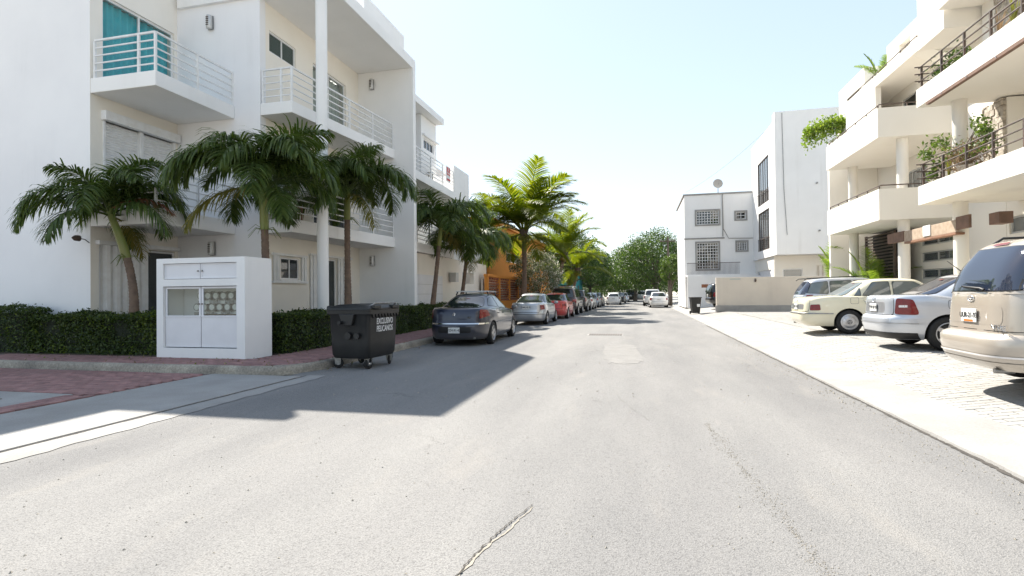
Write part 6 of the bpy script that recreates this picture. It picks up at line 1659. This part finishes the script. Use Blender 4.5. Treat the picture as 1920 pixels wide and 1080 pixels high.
JET = var(SED, L=4.38, W=1.735, H=1.45, tyre=.32, wb=2.513, ro=.98, belt=1.0, nr=5.2, ng=4.6,
    low=[(.20, .14, .14, .90), (.27, .06, .05, .955), (.34, .03, .02, .98), (.46, .0, .0, 1.0), (.58, .0, .01, 1.0), (.62, .02, .02, 1.0), (.65, .075, .03, 1.0), (.80, .085, .07, .995), (.94, .09, .14, .98), (.98, .11, .18, .96), (1.0, .15, .24, .925)],
    ztop=[(-2.2, 1.03), (-1.5, 1.04), (-1.1, 1.0), (.5, .96), (1.0, .94), (1.9, .78), (2.2, .66)], cab=dict(xr0=-1.62, xr1=-.72, xf1=.28, xf0=1.12, w0=.785, w1=.58, arch=.06, xp=-.15, bow=.05),
    rwin=(.84, .80, .12, .87), rglass='car_glass_blue', swin=[[(-1.12, .26), (-.40, .12), (-.40, .85), (-.74, .78)], [(-.34, .12), (.74, .12), (.16, .80), (-.34, .85)]],
    doors=[(-.92, -.38, -.62, -.38), (-.36, .66, -.36, .70)], lid=(27, .66, .98), rlights=[([(29, .67), (58, .66), (52, .93), (31, .95)], 'lamp_red', 'tail_light'), ([(35, .79), (46, .79), (46, .83), (35, .83)], 'lamp_white', 'reverse_light')],
    plate=(0, .78, 'YYW 87 03'), recess=(11, .69, .88), recessm='paint_grey', badge=('ring', .93), fuel=(-1.12, .86, -1), aerial=(-.55, 0, .38), apron=(.21, .33, 58, 'black_trim'), bumper=(.50, .515, 60, 'paint_grey'), strip=(.52, .58, 'paint_ice'), rim='5', exhaust=.5)
make_car('sedan', 'pale silver-blue sedan between the minivan and the cream sedan', JET, 'paint_ice', (6.75, 12.2, ZF), R(-1), GR_)
MER = var(SED, L=4.74, W=1.74, H=1.435, tyre=.315, wb=2.80, ro=1.10, belt=.965, nr=7, nf=6, ng=6, zs=.52,
    low=[(.20, .18, .14, .92), (.27, .07, .05, .97), (.36, .02, .02, .985), (.48, .0, .0, 1.0), (.54, .0, .01, 1.0), (.56, .04, .03, 1.0), (.70, .055, .05, .995), (.86, .075, .08, .985), (.92, .09, .1, .97), (.95, .12, .14, .95), (.965, .17, .2, .925)],
    ztop=[(-2.4, .93), (-1.6, .99), (-1.2, .98), (.6, .96), (1.2, .95), (2.1, .86), (2.4, .80)], cab=dict(xr0=-1.52, xr1=-.72, xf1=.38, xf0=1.12, w0=.785, w1=.60, arch=.03, xp=-.15, bow=.02),
    rwin=(.86, .80, .10, .84, 12), rglass='car_glass_pale', glass='car_glass_pale', swin=[[(-1.12, .12), (-.98, .12), (-.98, .52), (-1.0, .5)], [(-.95, .12), (-.30, .12), (-.30, .84), (-.66, .82)], [(-.22, .12), (.80, .12), (.28, .82), (-.22, .84)]],
    doors=[(-.98, -.26, -.60, -.26), (-.24, .74, -.24, .76)], lid=(34, .60, .93), rlights=[([(37, .62), (58, .62), (56, .78), (37, .78)], 'lamp_red', 'tail_light')], strip=(.52, .545, 'steel'), bumper=(.52, .545, 68, 'steel'),
    plate=(0, .72, 'YXC 14 35'), recess=(16, .64, .80), recessm='paint_grey', badge=('star', .90), rim='cap', tw=.2, handle='chrome', fuel=(-1.15, .86, -1), exhaust=.5)
make_car('sedan', 'boxy cream sedan with disc hub caps parked rear to the street', MER, 'paint_cream', (6.62, 16.4, ZF), R(-1), GR_)
MPV = var(VAN, L=4.05, W=1.69, H=1.60, cat='car', tyre=.30, wb=2.5, ro=.75, belt=.98, zs=.62,
    low=[(.22, .14, .14, .90), (.30, .04, .05, .96), (.45, .0, .0, 1.0), (.55, .0, .0, 1.0), (.60, .05, .03, 1.0), (.80, .06, .06, .995), (.92, .07, .12, .98), (.98, .11, .24, .94)], ztop=[(-2.1, 1.0), (-1.0, .98), (.7, .95), (1.2, .92), (1.8, .78), (2.1, .66)],
    cab=dict(xr0=-1.92, xr1=-1.55, xf1=.35, xf0=1.4, w0=.78, w1=.60, arch=.03, xp=-.3, bow=.05), swin=[[(-1.72, .16), (-1.05, .12), (-1.05, .82), (-1.55, .76)], [(-.98, .12), (-.28, .12), (-.28, .83), (-.98, .82)], [(-.22, .12), (.95, .12), (.42, .78), (-.22, .83)]],
    doors=[(-.95, -.26, -.75, -.26), (-.24, .84, -.24, .86)], lid=(32, .64, .96), rlights=[([(40, .72), (58, .74), (56, .98), (40, .98)], 'lamp_red', 'tail_light')], glights=(), script=None, badge=('star', .9), hibrake=None, wiper=None, plate=(0, .5, 'UTF 71 22'), recess=None, plate_col=None, bumper=None, apron=None, rglass='car_glass_blue', glass='car_glass_pale')
make_car('hatchback', 'light silver tall hatchback behind the cream sedan', MPV, 'paint_ice', (7.7, 22.0, ZF), R(-2), GR_)
make_car('suv', 'dark SUV with roof rails half hidden behind the beige wall', var(SUV, L=4.5, H=1.70), 'paint_black', (6.6, 37.6, ZF), R(8), GR_)

# ------------------------------------------------------------ wheeled refuse containers
def bin_big(label, loc, rz):
    t = thing('refuse_container', label, 'bin', loc, rz)
    # tapered tub: long side along x, lettering on the +x end
    def loop(hx, hy, z, r, n=6):
        pts = []
        for cx_, cy_, a0 in ((hx - r, hy - r, 0), (-hx + r, hy - r, 90), (-hx + r, -hy + r, 180), (hx - r, -hy + r, 270)):
            for k in range(n + 1): a = R(a0 + 90 * k / n); pts.append((cx_ + r * math.cos(a), cy_ + r * math.sin(a), z))
        return pts
    sec = [(.44, .34, .20, .06), (.51, .40, .215, .10), (.535, .43, .28, .10), (.545, .44, .55, .09), (.56, .455, 1.06, .08), (.57, .465, 1.08, .06), (.59, .49, 1.08, .06), (.595, .495, 1.16, .06), (.57, .47, 1.165, .05), (.5, .4, 1.10, .05)]
    b = MB(); b.grid([loop(hy_, hx_, z, r) for (hy_, hx_, z, r) in [(s_[0], s_[1], s_[2], s_[3]) for s_ in sec]], closed=True)
    b.v = [(y, x, z) for (x, y, z) in b.v]; b.f = [f[::-1] for f in b.f]
    n_ = len(loop(.3, .3, 0, .05)); b.f.append(tuple(range(n_))); b.mi.append(0)
    tub = b.build('tub', 'black_plastic', t, smooth=45)
    b = MB(); b.lathe([(.0, 0)] * 0 or [(.01, 0), (.02, .01)], 4); lid = None
    lid_rows = [loop(.50, .60, 1.168, .06), loop(.495, .595, 1.195, .06), loop(.43, .54, 1.235, .08), loop(.26, .50, 1.27, .1), loop(.05, .3, 1.28, .04)]
    b = MB(); b.grid(lid_rows, closed=True); n_ = len(lid_rows[0]); b.f.append(tuple(range(len(b.v) - n_, len(b.v)))); b.mi.append(0)
    b.v = [(y, x, z) if False else (x, y, z) for (x, y, z) in b.v]
    lid = b.build('lid', 'black_plastic', t, smooth=40)
    for y in (-.35, .35): MB().box(.44, .54, y - .13, y + .13, 1.18, 1.25).build('lid_grip', 'black_plastic', lid, bevel=.015)
    MB().tube([(.40, .45, 1.22), (.50, .40, 1.29), (.50, -.40, 1.29), (.40, -.45, 1.22)], .018, 8).build('handle', 'steel', lid, smooth=60)
    for sg in (-1, 1):
        MB().lathe([(.03, -.06), (.045, -.05), (.045, .05), (.03, .06)], 12, 'x', (-.49, sg * .45, 1.20)).build('hinge', 'black_plastic', lid, smooth=50)
        MB().lathe([(.035, 0), (.035, .12), (.05, .12), (.05, .14)], 14, 'y', (-.1, .60 if sg > 0 else -.73, .92)).build('trunnion', 'black_plastic', tub, smooth=50)
    # pockets and plate on the side facing the driveway (-y side)
    MB().sideprism([(-.16, 1.08), (.18, 1.08), (.12, .86), (-.08, .86)], -.64, -.56, 'y').build('lift_pocket', 'black_plastic', tub, bevel=.012)
    MB().lathe([(.07, -.0), (.07, .05), (.045, .06)], 14, 'y', (.02, -.625, .66)).build('drain_plug', 'black_plastic', tub, smooth=50)
    MB().lathe([(.06, -.0), (.06, .05), (.04, .06)], 14, 'y', (.22, -.625, .66)).build('drain_plug', 'black_plastic', tub, smooth=50)
    for k in range(9): MB().sideprism([(-.46 + k * .115, 1.075), (-.38 + k * .115, 1.075), (-.42 + k * .115, 1.00)], .44, .485, 'x').build('rib', 'black_plastic', tub)
    for (txt, z) in (('EXCLUSIVO', .925), ('PELICANOS', .775)):
        x = .44 + (z - .55) / .51 * .015 + .006
        place_text('lettering', txt, .165, 'ink_white', t, (x, .04, z), (0, 1, 0), (.03, 0, 1), .003, .72)
    for sx in (-1, 1):
        for sy in (-1, 1):
            w_ = MB(); w_.lathe([(.02, -.022), (.085, -.022), (.10, -.012), (.10, .012), (.085, .022), (.02, .022)], 20, 'x' if sx > 0 else 'y', (0, 0, 0)); wh = w_.build('caster', 'rubber', t, smooth=40); wh.location = (sx * .34, sy * .40, .10); wh.rotation_euler = (0, 0, .3 * sx * sy)
            MB().sideprism([(-.05, .08), (.05, .08), (.07, .22), (-.07, .22)], -.045, -.03, 'y').build('fork', 'steel', wh).location = (0, 0, -.10)
            MB().sideprism([(-.05, .08), (.05, .08), (.07, .22), (-.07, .22)], .03, .045, 'y').build('fork', 'steel', wh).location = (0, 0, -.10)
            MB().lathe([(.04, -.03), (.04, .03)], 10, 'y').build('hub', 'chrome', wh, smooth=40)
    return t
bin_big('black wheeled refuse container lettered EXCLUSIVO PELICANOS at the kerb', (-5.49, 9.95, 0), R(-4))
def bin_small(label, loc, rz):
    t = thing('wheelie_bin', label, 'bin', loc, rz)
    b = MB(); b.prism([(-.24, -.24), (.24, -.24), (.24, .24), (-.24, .24)], .08, .1)
    rows = [[(-.22, -.20, .06), (.22, -.20, .06), (.22, .22, .06), (-.22, .22, .06)], [(-.29, -.28, .98), (.29, -.28, .98), (.29, .30, .98), (-.29, .30, .98)]]
    b = MB(); b.grid(rows, closed=True); b.f.append((0, 3, 2, 1)); b.mi.append(0); b.build('tub', 'black_plastic', t, bevel=.03)
    MB().box(-.32, .32, -.31, .34, .985, 1.04).build('lid', 'black_plastic', t, bevel=.02)
    MB().tube([(-.2, .36, .98), (.2, .36, .98)], .018, 8).build('handle', 'black_plastic', t)
    for sg in (-1, 1): MB().lathe([(.10, -.03), (.10, .03)], 18, 'x', (sg * .26, .2, .10)).build('wheel', 'rubber', t, smooth=40)
    MB().box(.02, .2, -.29, -.268, .45, .62).build('sticker', 'ink_white', t)
bin_small('small black wheelie bin standing alone before the white boundary wall', (3.35, 34.4, .08), R(10))
print('objects', len(bpy.data.objects), 'tris', sum(len(me.polygons) * 2 for me in bpy.data.meshes))
